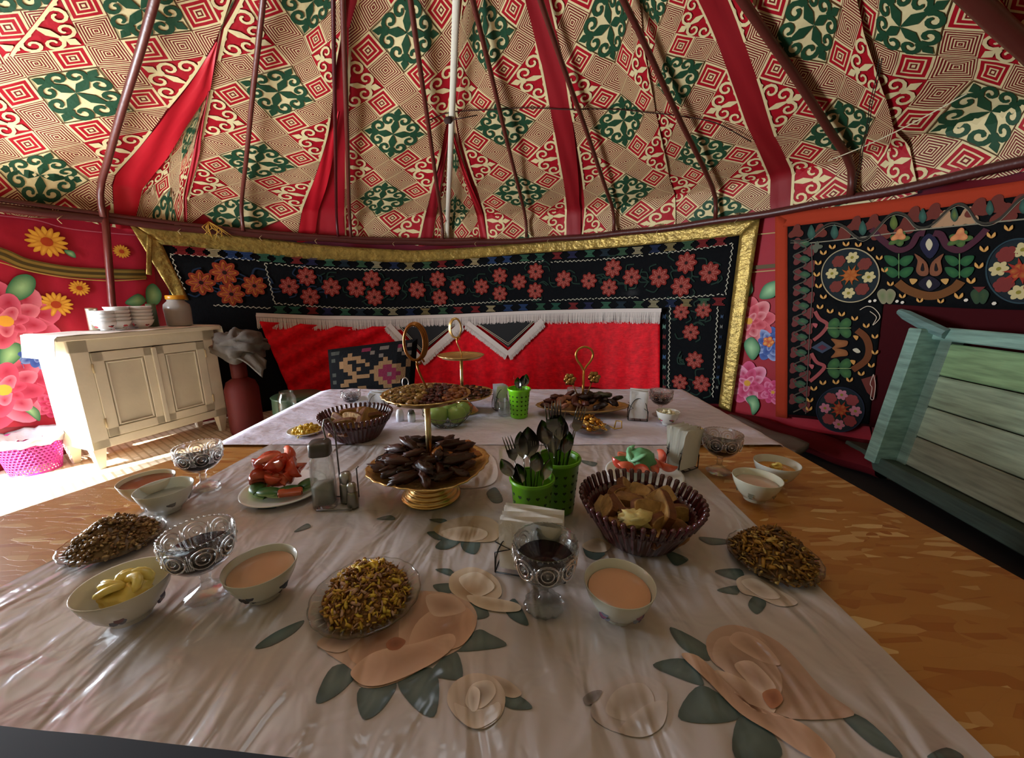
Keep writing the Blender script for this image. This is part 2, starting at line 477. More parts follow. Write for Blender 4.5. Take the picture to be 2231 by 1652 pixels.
band('red_band', [(650, 498), (672, 420), (715, 290), (735, 240)], [(687, 503), (712, 400), (735, 290), (741, 235)], 'gathered red band narrowing upward left of the two close poles', 'c00820', inset=.01, qmax=on_roof(738, 240)[1])
band('red_band', [(914, 523), (941, 409), (978, 275)], [(941, 523), (960, 400), (981, 275)], 'dark red band slanting up to the knot on the white woven band', '980a1e', inset=.01, qmax=on_roof(979, 276)[1])
band('red_band', [(1047, 523), (1030, 440), (988, 305)], [(1062, 523), (1042, 440), (990, 290)], 'thin red band slanting down to the right from the white woven band', 'b00a20', inset=.01, qmax=on_roof(988, 290)[1])
band('red_band', [(1234, 525), (1234, 477), (1197, 228), (1145, 0), (1130, -90)], [(1266, 525), (1262, 440), (1241, 228), (1197, 0), (1180, -90)], 'straight deep red band running up the middle of the roof', '900616', inset=.006)
band('red_band', [(1680, 458), (1678, 440), (1630, 273), (1521, 0), (1480, -110)], [(1724, 452), (1722, 440), (1688, 290), (1589, 0), (1560, -90)], 'wide deep red band on the right side of the roof', '8c0614', inset=.006)

# ---------------- roof poles
polem = vc('painted_pole', rough=.38, bump=.0015, bscale=40, stretch=(1, 1, .2), spec=.5)
POLECOL = hx('5e2a22')
def pole(phi, r, label, col=POLECOL, hi=2.62):
    mb = MB(); mb.col = col
    def P(r_, z): return Vector((CEN.x+r_*math.cos(phi), CEN.y+r_*math.sin(phi), z))
    z0 = zrim(phi); pts = [P(R-.10, z0-.02), P(R-.11, z0+.06), P(R-.145, z0+.135), P(R-.235, z0+.205)]
    r1, z1 = R-.235, z0+.205; t = math.tan(math.radians(24.7))
    for k in range(1, 12):
        rr = r1-(r1-.48)*k/11
        pts.append(P(rr, z1+(r1-rr)*t + .006*math.sin(k*1.3+phi*9)))
    mb.tube(pts, r, 8)
    return tag(mb.build('roof_pole', polem), label, 'roof pole', 'curved poles holding up the yurt roof')
for x, y, r, lab in ((218, 440, .02, 'glossy brown bent roof pole, leftmost one in view, rising above the cabinet'),
                     (529, 495, .016, 'bent brown roof pole, second from the left'),
                     (765, 520, .017, 'bent brown roof pole left of centre, right-hand one of a close pair'),
                     (965, 525, .017, 'bent brown roof pole running just left of the white woven band'),
                     (1147, 520, .016, 'bent brown roof pole just left of the centre red band'),
                     (1337, 510, .016, 'bent brown roof pole just right of the centre red band'),
                     (1558, 482, .017, 'bent brown roof pole meeting the rim above the gold tapestry corner'),
                     (1852, 432, .022, 'bent brown roof pole with white string tied at its bend, right of the right-hand band'),
                     (2330, 345, .034, 'thick brown roof pole crossing the upper right corner')):
    phi, _ = on_wall(x, y, .1); pole(phi, r, lab)
phi, _ = on_wall(737, 522, .1); pole(phi, .013, 'thin dark red roof pole, left-hand one of a close pair', hx('4a1014'))
# roof crown ring
mb = MB(); mb.col = hx('6a2a20')
zt = 1.75+.205+(R-.235-.5)*math.tan(math.radians(24.7))
mb.tube([(CEN.x+.5*math.cos(a*PI/24), CEN.y+.5*math.sin(a*PI/24), zt) for a in range(48)], .04, 10, closed=True)
crown = mb.build('smoke_ring', polem); tag(crown, 'round wooden smoke ring at the top of the yurt', 'smoke ring')
for s_ in (0, 1):
    for k in range(3):
        mb = MB(); mb.col = hx('6a2a20'); d = (k-1)*.12
        L2 = math.sqrt(.5**2-d*d)
        pts = []
        for i in range(9):
            w = -L2+2*L2*i/8
            pts.append((CEN.x+(w if s_ else d), CEN.y+(d if s_ else w), zt+.16*(1-(w/L2)**2)))
        mb.tube(pts, .014, 6); mb.build('cross_bar', polem, crown)
# ---------------- rim rail
mb = MB(); mb.col = hx('4e201c')
pts = []
for i in range(97):
    a = math.radians(-5+205*i/96); w = wp(a, zrim(a)-.03-.022*max(0, math.sin(a))**3+.004*math.sin(i*.9), .075)
    pts.append(w)
mb.tube(pts, .029, 8)
rail = tag(mb.build('rim_rail', polem), 'dark brown rail running round the top of the yurt wall', 'rail')
mb = MB(); mb.col = hx('54231d')
pts = [wp(math.radians(88+80*i/40), zrim(0)-.055-.02*math.sin(i/40*PI)-.012, .085) for i in range(41)]
mb.tube(pts, .016, 8); mb.build('lower_rail', polem, rail)
for x in (140, 395, 478, 570, 690, 860, 1040, 1200, 1440, 1610):   # cord lashings
    mb = MB(); mb.col = hx('b49a6c'); ph, z = on_wall(x, 500, .07); z = zrim(ph)-.02
    for k in range(3):
        c = wp(ph+.004*k, z, .07); T = Vector((-math.sin(ph), math.cos(ph), 0)); Nn = Vector((math.cos(ph), math.sin(ph), 0))
        mb.tube([c+(Nn*math.cos(a*PI/5)+Vector((0, 0, 1))*math.sin(a*PI/5))*.024+T*.003*a for a in range(10)], .0025, 4, closed=True)
    mb.tube([wp(ph, z-.02, .1), wp(ph+.01, z-.05, .1), wp(ph+.004, z-.075, .1)], .0025, 4)
    mb.build('cord_lashing', vc('cord', rough=.9), rail)
# yellow tassel of cord at left
mb = MB(); ph, _ = on_wall(455, 480, .1); mb.col = hx('c79a3c'); zz = zrim(ph)
for k in range(14):
    a = ph+random.uniform(-.03, .03); b = a+random.uniform(-.03, .03)
    mb.tube([wp(ph, zz+.03, .09), wp(a, zz-.02, .115), wp(b, zz-.07-random.random()*.04, .11)], [.005, .004, .0015], 4)
tag(mb.build('yellow_rag', vc('cord')), 'frayed yellow rag tied over the rim rail near the second pole', 'rag')
# white woven band hanging down the roof
mb = MB(); mb.col = hx('d9d2c0')
def ww(u, v):
    p = on_roof(975+(1000-975)*v+ -6+12*u, 525+(-80-525)*v); return roofp(p[0], p[1], .055)
wpts = [on_roof(973+26*v, 522-600*v) for v in [i/30 for i in range(31)]]
def wfn(u, v):
    i = min(29, int(v*30)); k = v*30-i; a, b = wpts[i], wpts[i+1]
    ph, q = a[0]+(b[0]-a[0])*k, a[1]+(b[1]-a[1])*k
    p = roofp(ph, q, .06); T = Vector((-math.sin(ph), math.cos(ph), 0))
    return p+T*(.5-u)*.045
mb.grid(wfn, 2, 60)
wb = mb.build('woven_band', vc('webbing', rough=.8, bump=.001, bscale=300), solid=.004); tag(wb, 'narrow white woven band running up the roof with a dark knot', 'woven band')
mb = MB(); mb.col = hx('3a2420'); ph, q = on_roof(977, 243); mb.blob(roofp(ph, q, .075), (.035, .02, .025), amp=.4, seed=3)
mb.tube([roofp(ph, q, .08), roofp(ph-.06, q+.01, .07), roofp(ph-.12, q-.01, .03)], .004, 5)
mb.build('knot', vc('cord'), wb)
# dark strand added to draw the edge of the horizontal felt overlap
mb = MB(); mb.col = hx('3c2018')
sp_ = [on_roof(x, y) for x, y in spline([(925, 262), (985, 240), (1100, 232), (1240, 232), (1380, 236), (1480, 246), (1560, 262), (1640, 300)], 6)]
mb.tube([roofp(a_, q_, .02) for a_, q_ in sp_], .004, 5); tag(mb.build('overlap_strand', vc('cord')), 'dark lacing cord running across the printed felt of the roof', 'cord')
# strings at the right
mb = MB(); mb.col = hx('d8cfae')
a = on_roof(1815, 325); b = on_roof(2125, 172)
A, B = roofp(a[0], a[1], .07), roofp(b[0], b[1], .07)
mb.tube([A.lerp(B, k/12)-Vector((0, 0, .02*math.sin(PI*k/12))) for k in range(13)], .0035, 5)
tag(mb.build('white_string', vc('cord')), 'thin white string stretched between two roof poles at the upper right', 'string')
mb = MB(); mb.col = hx('2a2018')
a = on_roof(1930, 100); b = on_wall(1858, 420, .1)
A, B = roofp(a[0], a[1], .05), wp(b[0], b[1], .1)
for dx in (0, .012):
    mb.tube([A.lerp(B, k/12)+Vector((dx+.004*math.sin(k*1.7), 0, -.03*math.sin(PI*k/12))) for k in range(13)], .002, 4)
tag(mb.build('twine', vc('cord')), 'twisted dark cord hanging from the roof down to the pole tied with white string', 'cord')
# ============================================================ walls, floor
DOOR0, DOOR1 = math.radians(168), math.radians(188)     # doorway on the left, outside the photograph
def wallgrid(name, a0, a1, z0, z1, col, inset=0, mat=None, n=60, m=6, fold=.006, side=1):
    mb = MB(); mb.col = hx(col)
    def fn(u, v):
        a = a0+(a1-a0)*u
        zt_ = zrim(a)+.0 if z1 is None else z1
        z = z0+(zt_-z0)*v
        return wp(a, z, inset+fold*math.sin(a*60+z*2)*(1-.4*v)+fold*math.sin(a*23+1))
    mb.grid(fn, n, m)
    o = mb.build(name, mat or vc('felt_backing'), solid=.02, off=-1)
    return struct(o)
wallgrid('wall_left', DOOR0, math.radians(125), 0, None, '8d1526', mat=vc('red_cotton'))
wallgrid('wall_back', math.radians(125), math.radians(52), 0, None, '7c1220', mat=vc('red_cotton'))
wallgrid('wall_right', math.radians(52), math.radians(-25), 0, None, '6e0c16', mat=vc('red_cotton'))
wallgrid('wall_near', math.radians(-25), DOOR1-2*PI, 0, None, '8c8068', mat=vc('felt_backing'), n=90)
# lintel above the doorway on the left
wallgrid('wall_lintel', DOOR1, DOOR0, 1.62, None, '8c8068', mat=vc('felt_backing'), n=12, m=2)
# floor
m = bpy.data.materials.new('linoleum'); m.use_nodes = True; n = m.node_tree.nodes; L = m.node_tree.links; b = n['Principled BSDF']
tc = n.new('ShaderNodeTexCoord'); mp = n.new('ShaderNodeMapping'); mp.inputs['Rotation'].default_value = (0, 0, math.radians(35))
br = n.new('ShaderNodeTexBrick'); br.inputs['Scale'].default_value = 3.2; br.offset = .5
br.inputs['Color1'].default_value = hx('dccbb2'); br.inputs['Color2'].default_value = hx('cbb294'); br.inputs['Mortar'].default_value = hx('b09878')
br.inputs['Mortar Size'].default_value = .02; br.inputs['Brick Width'].default_value = .6; br.inputs['Row Height'].default_value = .14
L.new(tc.outputs['Object'], mp.inputs[0]); L.new(mp.outputs[0], br.inputs['Vector']); L.new(br.outputs['Color'], b.inputs['Base Color']); b.inputs['Roughness'].default_value = .45
mb = MB(); mb.lathe([(0, 0), (R+.05, 0)], 96, c=(CEN.x, CEN.y, 0), caps=False)
struct(mb.build('floor', m, smooth=False, solid=.02))
mb = MB(); mb.col = hx('b0a890'); mb.poly([(-14, -12, -.03), (12, -12, -.03), (12, 14, -.03), (-14, 14, -.03)])
tag(mb.build('outdoor_ground', vc('dust', rough=.9, noise_amt=.2, nscale=2)), 'pale dry ground outside the yurt', 'ground')['kind'] = 'structure'

# ---------------- flat ornament helper on the cylindrical wall
def wloc(px, py, inset):
    ph, z = on_wall(px, py, inset); return ph, z
def wpoly(mb, pts, inset, c, seg=.12):
    """polygon given in photo pixels laid onto the wall cloth (a fan, finely cut so that it follows the curve)"""
    P = [on_wall(x, y, inset) for x, y in pts]
    apoly(mb, P, inset, c)
def apoly(mb, P, inset, c, c2=None):
    n = len(P); cx = sum(p[0] for p in P)/n; cz = sum(p[1] for p in P)/n
    Q = []
    for i in range(n):
        a, b = P[i], P[(i+1) % n]
        k = max(1, int(math.hypot((a[0]-b[0])*R, a[1]-b[1])/.09))
        for j in range(k): Q.append((a[0]+(b[0]-a[0])*j/k, a[1]+(b[1]-a[1])*j/k))
    ci = mb.vert(wp(cx, cz, inset), c2 or c)
    far = max(math.hypot((p[0]-cx)*R, p[1]-cz) for p in Q); nr = max(1, int(far/.09))
    prev = None
    for r_ in range(1, nr+1):
        f = r_/nr; ring = [mb.vert(wp(cx+(p[0]-cx)*f, cz+(p[1]-cz)*f, inset), mixc(c2, c, f) if c2 else c) for p in Q]
        for i in range(len(Q)):
            j = (i+1) % len(Q)
            if prev is None: mb.face(ci, ring[i], ring[j])
            else: mb.face(prev[i], ring[i], ring[j], prev[j])
        prev = ring
def wstroke(mb, pts, w, inset, c, smooth=True, px=True):
    """stroke of width w metres along photo pixels on the wall"""
    P = [on_wall(x, y, inset) for x, y in pts] if px else pts
    P = [(p[0]*R, p[1]) for p in P]
    if smooth and len(P) > 2: P = spline(P, 6)
    else:
        Q = []
        for a, b in zip(P, P[1:]):
            k = max(1, int(math.hypot(a[0]-b[0], a[1]-b[1])/.08))
            for j in range(k): Q.append((a[0]+(b[0]-a[0])*j/k, a[1]+(b[1]-a[1])*j/k))
        P = Q+[P[-1]]
    for q in ribbon(P, [w/2]*len(P)): mb.poly([wp(x/R, z, inset) for x, z in q], c)
def petalset(mb, px, py, inset, size, n, cols, cfill=None, rot0=0, inner=.25, width=.5, tip=.0, squash=1.0, center=None, csize=.2):
    """n petals round a point of the wall; size = radius in metres"""
    ph, z = on_wall(px, py, inset)
    for k in range(n):
        a = rot0+2*PI*k/n; P = []
        for j in range(9):
            t = -1+2*j/8
            rr = size*(inner+(1-inner)*math.sqrt(max(0, 1-t*t)) if tip == 0 else inner+(1-inner)*(1-abs(t)**tip))
            w = t*width*size*.5
            x = rr*math.cos(a)-w*math.sin(a); y = rr*math.sin(a)+w*math.cos(a)
            P.append((ph-x/R, z+y*squash))
        P.append((ph, z))
        apoly(mb, P, inset+.0004*(k % 2), cols[k % len(cols)], cfill)
    if center:
        apoly(mb, [(ph-csize*size*math.cos(a*PI/5)/R, z+csize*size*math.sin(a*PI/5)*squash) for a in range(10)], inset+.0012, center)
def panel(top, bot, inset, n=60, m=8, fold=.004, fr=90, cfn=None, mb=None, col=None):
    """hanging cloth between two pixel polylines (top edge, bottom edge), as a grid on the wall"""
    def pl(P):
        Q = [on_wall(x, y, inset) for x, y in P]
        d = [0]
        for a, b in zip(Q, Q[1:]): d.append(d[-1]+math.hypot((a[0]-b[0])*R, a[1]-b[1]))
        return Q, d
    T, dT = pl(top); B, dB = pl(bot)
    def at(Q, d, u):
        s = u*d[-1]
        for i in range(len(Q)-1):
            if s <= d[i+1]+1e-9:
                k = (s-d[i])/max(1e-9, d[i+1]-d[i]); return (Q[i][0]+(Q[i+1][0]-Q[i][0])*k, Q[i][1]+(Q[i+1][1]-Q[i][1])*k)
        return Q[-1]
    mb = mb or MB()
    if col: mb.col = hx(col)
    def fn(u, v):
        a, b = at(T, dT, u), at(B, dB, u)
        ph, z = a[0]+(b[0]-a[0])*v, a[1]+(b[1]-a[1])*v
        return wp(ph, z, inset+fold*math.sin(ph*fr)*v)
    mb.grid(fn, n, m, cfn)
    return mb
velour = vc('printed_velour', rough=.6, bump=.004, bscale=9, spec=.3)
# ---------------- flowered red hanging on the left wall
fl = panel([(-90, 446), (0, 452), (120, 458), (330, 488)], [(-90, 930), (0, 932), (135, 925), (360, 905)], .015, n=80, m=14, fold=.006, col='a5152c')
fm = MB(); I = .0235
PK, PK2, WH = hx('e0587c'), hx('c02040'), hx('f0c8cc')
def flowerbig(mb, x, y, s, cols, cf, I, sq=1.0):
    petalset(mb, x, y, I, s, 9, cols, cf, rot0=.2, width=.75, squash=sq)
    petalset(mb, x, y, I+.0016, s*.7, 8, [cols[-1], cols[0]], cf, rot0=.5, width=.7, squash=sq)
    petalset(mb, x, y, I+.003, s*.4, 7, cols, cf, rot0=.1, width=.7, center=hx('e0a030'), csize=.35, squash=sq)
flowerbig(fm, 12, 700, .26, [hx('d8607a'), hx('e07c8c')], hx('a81c38'), I)
flowerbig(fm, 8, 850, .26, [hx('cc4868'), hx('dc7890')], hx('a0183c'), I)
flowerbig(fm, 118, 880, .10, [hx('c8386a'), hx('d85880')], hx('a01838'), I)
flowerbig(fm, 80, 775, .12, [hx('3c5ca8'), hx('7a94cc')], hx('28408c'), I)
petalset(fm, 85, 768, I+.004, .05, 5, [hx('c83820')], hx('e8a030'), width=1)
for (x, y, s) in ((102, 527, .10), (122, 664, .085), (173, 628, .055), (265, 548, .05)):
    petalset(fm, x, y, I, s, 16, [hx('d89a28'), hx('c87c20')], hx('e8b040'), width=.35, center=hx('b04018'), csize=.3)
def leafw(mb, pts, I, c='2e6a44', c2='8ab878'):
    wpoly2(mb, pts, I, hx(c), hx(c2))
def wpoly2(mb, pts, I, c, c2, sm=True):
    P = [on_wall(x, y, I) for x, y in pts]
    if sm: P = spline(P, 4, closed=True)
    apoly(mb, P, I, c, c2)
for pts in ([(12, 640), (30, 605), (60, 598), (78, 612), (70, 640), (40, 655)], [(0, 760), (25, 742), (45, 752), (48, 775), (20, 800), (0, 805)],
            [(38, 885), (60, 880), (85, 895), (86, 918), (60, 900)], [(318, 630), (335, 618), (352, 640), (345, 662), (322, 665)], [(140, 545), (160, 548), (165, 562), (148, 556)], [(272, 660), (300, 640), (318, 655), (300, 668)]):
    leafw(fm, pts, I+.001, '2e6a44', '9cc488')
# gold ornamental border sweeping across
for off, w, c in ((0, .075, '5d4a1c'), (0, .055, '8a7030'), (0, .02, '4a3c18')):
    wstroke(fm, [(-85, 532), (0, 552), (60, 576), (150, 592), (240, 597), (318, 598)], w, I+.002+.0006*('584'.index(c[0])), hx(c))
wstroke(fm, [(-85, 556), (0, 572), (60, 590), (150, 606), (240, 612), (318, 608)], .006, I+.004, hx('c0a050'))
wstroke(fm, [(0, 470), (80, 480), (160, 500), (330, 515)], .006, I+.002, hx('c06070'))
fl.merge(fm); flo = fl.build('flowered_hanging', velour); tag(flo, 'crimson wall hanging with big printed flowers left of and behind the cabinet', 'wall hanging')
# vertical wall post by the cabinet
mb = MB(); mb.col = hx('6a2e28'); a = on_wall(228, 455, .09); b = on_wall(243, 660, .06)
mb.tube([wp(a[0], a[1], .09), wp((a[0]+b[0])/2, (a[1]+b[1])/2, .08), wp(b[0], b[1], .07), wp(b[0], .05, .07)], .022, 8)
tag(mb.build('wall_post', polem), 'brown wooden post standing against the wall behind the cabinet', 'post')

# ---------------- black embroidered tapestry with gold edge (back wall)
dark = vc('black_embroidered', rough=.9, spec=.12, bump=.002, bscale=60, noise_amt=.2, nscale=30)
TI = .05
bk = panel([(355, 535), (500, 545), (700, 566), (900, 571), (1150, 551), (1400, 533), (1612, 513)], [(402, 900), (560, 900), (700, 890), (900, 880), (1150, 880), (1400, 878), (1566, 880)], TI, n=90, m=10, fold=.006, fr=60)
bcol = hx('0d0f12')
bk.c = [bcol]*len(bk.c)
tap = bk.build('black_tapestry', dark, solid=.006); tag(tap, 'long black embroidered tapestry with red flowers and a gold border on the back wall', 'tapestry')
gm = MB(); gm.col = hx('a58a45')
T1 = [(272, 474), (380, 494), (500, 510), (700, 534), (900, 546), (1150, 529), (1400, 504), (1656, 476)]
T2 = [(352, 533), (420, 538), (500, 546), (700, 567), (900, 572), (1150, 552), (1400, 534), (1614, 513)]
panel(T1, T2, TI+.012, n=110, m=4, fold=.008, fr=140, mb=gm)
panel([(1612, 512), (1656, 476)], [(1566, 885), (1592, 906)], TI+.012, n=4, m=30, fold=.004, fr=300, mb=gm)
panel([(275, 478), (352, 530)], [(380, 650), (412, 655)], TI+.012, n=6, m=20, fold=.006, fr=200, mb=gm)
panel([(320, 510), (332, 515)], [(318, 598), (330, 600)], TI+.02, n=4, m=10, fold=.006, fr=200, mb=gm)
gm.build('gold_border', vc('gold_brocade', rough=.36, metal=.55, bump=.010, bscale=26, stretch=(1, 1, 1.4), noise_amt=.35, nscale=20), tap, solid=.004)
em = MB(); J = TI+.0165
def flower8(mb, x, y, s, I, c1, c2, c3):
    petalset(mb, x, y, I, s*.88, 8, [c1], c1, width=.72, inner=.1)
    petalset(mb, x, y, I+.002, s*.72, 8, [c2], c1, width=.40, inner=.1)
    petalset(mb, x, y, I+.004, s*.58, 8, [c1], c3, width=.24, inner=.1, center=hx('24100c'), csize=.24)
FP = [(489, 594, 27), (438, 616, 27), (504, 641, 26), (554, 623, 24), (630, 624, 20), (668, 603, 20), (722, 626, 20), (676, 647, 20), (776, 628, 20), (810, 608, 19), (816, 648, 19), (854, 628, 19),
      (909, 632, 19), (954, 609, 18), (958, 649, 18), (997, 626, 18), (1049, 625, 17), (1089, 601, 17), (1089, 640, 17), (1131, 614, 17), (1167, 592, 18), (1166, 634, 18),
      (1228, 609, 19), (1283, 612, 18), (1335, 585, 20), (1327, 627, 19), (1376, 604, 20), (1436, 604, 22), (1495, 573, 23), (1484, 624, 23), (1546, 594, 23),
      (1484, 680, 18), (1532, 676, 18), (1505, 724, 19), (1513, 785, 20), (1481, 833, 18), (1528, 836, 20)]
for i, (x, y, s) in enumerate(FP):
    d = (wp(*on_wall(x, y, TI), TI)-CAM).dot(ray(x, y)); 
    sz = s*1.12*d/math.hypot(F, x-CX)*(1.0)
    f1 = hx('7c241c') if x > 600 else hx('84301a')
    flower8(em, x, y, sz, J, f1, hx('b4665a') if x > 600 else hx('b8702c'), hx('a04a40'))
# dark leafy scrolls between the flowers
rs = random.Random(3)
for (x, y, s) in FP:
    for k in range(4):
        a = rs.uniform(0, 2*PI); L0 = s*rs.uniform(1.1, 1.7)
        pts = [(x+math.cos(a)*s*1.15, y+math.sin(a)*s*1.0*.9), (x+math.cos(a+.25)*L0*1.2, y+math.sin(a+.25)*L0*.95), (x+math.cos(a+.7)*L0*1.25, y+math.sin(a+.7)*L0)]
        wstroke(em, pts, .012, J-.001, hx('1b2a40') if x < 720 else hx('182e24'))
# white stitched lines
def stitch(mb, pts, I, c, w=.011, step=.022):
    P = [on_wall(x, y, I) for x, y in pts]; P = [(p[0]*R, p[1]) for p in P]
    if len(P) > 2: P = spline(P, 8)
    k = 0
    for a, b in zip(P, P[1:]):
        L_ = math.hypot(b[0]-a[0], b[1]-a[1]); n_ = max(1, int(L_/step))
        ux, uy = (b[0]-a[0])/max(L_, 1e-6), (b[1]-a[1])/max(L_, 1e-6)
        for i in range(n_):
            x, y = a[0]+ux*L_*i/n_, a[1]+uy*L_*i/n_; k += 1
            sg = 1 if k % 2 else -1
            q = [(x, y), (x+ux*step*.95-uy*w*sg*.7, y+uy*step*.95+ux*w*sg*.7)]
            for r_ in ribbon(q, [.0038]*2): mb.poly([wp(u/R, v, I) for u, v in r_], c)
SW = hx('b8b4a0')
for pts in ([(370, 553), (470, 560), (566, 568)], [(578, 573), (700, 584), (900, 588), (1100, 575), (1186, 569)], [(1200, 571), (1300, 566), (1405, 556)], [(1413, 554), (1500, 545), (1597, 531)],
            [(1597, 531), (1580, 643)], [(372, 556), (402, 632)], [(577, 573), (598, 660)], [(598, 661), (750, 671), (900, 670), (1050, 660), (1180, 652)], [(1196, 655), (1290, 651), (1395, 648)],
            [(1401, 653), (1490, 648), (1578, 641)], [(1460, 665), (1456, 846)], [(1564, 668), (1552, 866)], [(465, 665), (590, 672)]):
    stitch(em, pts, J+.001, SW)
# bands of little woven hourglass motifs above and below the flower row
cyc = ['7d2020', '7d2020', 'a89870', '28406a', '28406a', '356048', '2a5a48', '7a2424', '28284a', '3a6850', '20303a', '3a5a40', '9a9070', '1c2848', '8a7a50', '3c5c40']
def hour(mb, x, y, c, s=.026, v=False):
    ph, z = on_wall(x, y, J); s0 = s
    for sg in (-1, 1):
        for k in range(3):
            y0 = (.1+.5*k)*s0*.38*sg; w = s0*(.45+.22*k)
            y1 = y0+.32*s0*.38*sg
            q = [(-w, y0), (w, y0), (w, y1), (-w, y1)]
            if v: q = [(b, a) for a, b in q]
            mb.poly([wp(ph+a/R, z+b, J+.001) for a, b in q], c)
def yline(P, x):
    return interp(sorted(P), x)
x = 395; k = 0
while x < 1590:
    hour(em, x, (yline(T2, x)+yline([(370, 553), (566, 568), (900, 588), (1186, 569), (1405, 556), (1597, 531)], x))/2, hx(cyc[k % len(cyc)]), .060); x += 33 if k % 2 else 38; k += 1
x = 610; k = 5
while x < 1570:
    hour(em, x, (yline([(598, 661), (750, 671), (900, 670), (1180, 653), (1400, 650), (1578, 641)], x)+yline([(560, 687), (900, 690), (1440, 676), (1600, 672)], x))/2, hx(cyc[k % len(cyc)]), .060); x += 33 if k % 2 else 38; k += 1
for y in range(690, 850, 22): hour(em, 1447, y, hx(['6a9080', '7a3030', '7a3030', '486890'][(y//22) % 4]), v=True); hour(em, 1573-(y-690)*.07, y, hx(['203048', '486080', '8a8a80'][(y//22) % 3]), .018, v=True)
em.build('embroidery', vc('silk_thread', rough=.75, spec=.2, bump=.001, bscale=200), tap)

# ---------------- red velvet hanging with white fringe
vm = MB()
VI = .085
panel([(563, 700), (760, 712), (1000, 710), (1200, 700), (1438, 697)], [(640, 875), (760, 880), (1000, 880), (1200, 880), (1438, 880)], VI, n=160, m=24, fold=.010, fr=75, mb=vm, col='e0061c')
# slack diagonal folds at the loose left end
for i, p in enumerate(vm.v):
    x, y, z = p; ph = math.atan2(y-CEN.y, x-CEN.x); r_ = math.hypot(x-CEN.x, y-CEN.y)
    k = max(0, min(1, (ph-math.radians(103))/math.radians(8)))
    if k > 0:
        r2 = r_-.05*k*(.6+.5*math.sin((z*2.2+(ph*R)*1.1)*14)) ; vm.v[i] = (CEN.x+r2*math.cos(ph), CEN.y+r2*math.sin(ph), z)
vel = vm.build('red_velvet_hanging', vc('crushed_velvet', rough=.6, bump=.004, bscale=26, stretch=(1, 1, 2.2), noise_amt=.3, nscale=18, spec=.2), solid=.006)
tag(vel, 'bright red crushed velvet hanging with a white fringed edge below the black tapestry', 'wall hanging')
fmb = MB(); WF = hx('d8ccc4')
rf = random.Random(5)
def fringe(mb, a, b, drop, I, horiz=False):
    A, B = on_wall(*a, I), on_wall(*b, I); L_ = math.hypot((A[0]-B[0])*R, A[1]-B[1]); n_ = int(L_/.0065)
    # heading tape
    m_ = max(2, int(L_/.05))
    for i in range(n_):
        t = i/n_; ph, z = A[0]+(B[0]-A[0])*t, A[1]+(B[1]-A[1])*t
        dx, dz = drop
        ln = 1+rf.uniform(-.12, .08)
        w = .0036; j = rf.uniform(-.003, .003); cc = mixc(WF, hx('a89890'), rf.random()*.45)
        tx, tz = (B[0]-A[0])*R/L_, (B[1]-A[1])/L_
        p0 = (ph*R, z); p1 = (ph*R+dx*.55*ln+j, z+dz*.55*ln); p2 = (ph*R+dx*ln+j*2, z+dz*ln)
        for q, (e0, e1) in (((p0, p1), (I, I+.008)), ((p1, p2), (I+.008, I+.002))):
            mb.poly([wp((q[0][0]-tx*w)/R, q[0][1]-tz*w, e0), wp((q[0][0]+tx*w)/R, q[0][1]+tz*w, e0), wp((q[1][0]+tx*w*.8)/R, q[1][1]+tz*w*.8, e1), wp((q[1][0]-tx*w*.8)/R, q[1][1]-tz*w*.8, e1)], cc)
FI = VI+.03
TL = [(558, 686), (700, 692), (850, 693), (1000, 688), (1150, 681), (1300, 677), (1441, 676)]
for a, b in zip(TL, TL[1:]):
    fringe(fmb, a, b, (0, -.125), FI)
    fmb2 = [on_wall(a[0], a[1]-1, FI+.002), on_wall(b[0], b[1]-1, FI+.002)]
    wstroke(fmb, [a, b], .035, FI+.012, mixc(WF, hx('a89890'), .1), smooth=False)
V1 = [(846, 708), (918, 785), (1006, 706)]; V2 = [(1018, 704), (1107, 772), (1182, 698)]
for V in (V1, V2):
    # black insert
    cx = V[1][0]; wpoly(fmb, [(V[0][0]+18, V[0][1]-2), (V[2][0]-12, V[2][1]-2), (cx, V[1][1]-14)], FI+.004, hx('17181a'))
    for (a, b, d) in ((V[0], V[1], (.03, -.03)), (V[1], V[2], (-.03, -.03))):
        for kk in range(2): fringe(fmb, a, b, (d[0]*1.6*(-1 if kk else 1)*0+(.035 if a is V[0] else -.035), -.062), FI+.006)
        wstroke(fmb, [a, b], .062, FI+.010, WF, smooth=False)
    for k in (18, 22):
        wstroke(fmb, [(V[0][0]+k+4, V[0][1]+3), (cx, V[1][1]-k-2), (V[2][0]-k, V[2][1]+3)], .005, FI+.013, hx('c8c0a8'), smooth=False)
fmb.build('white_fringe', vc('fringe_thread', rough=.8), vel)

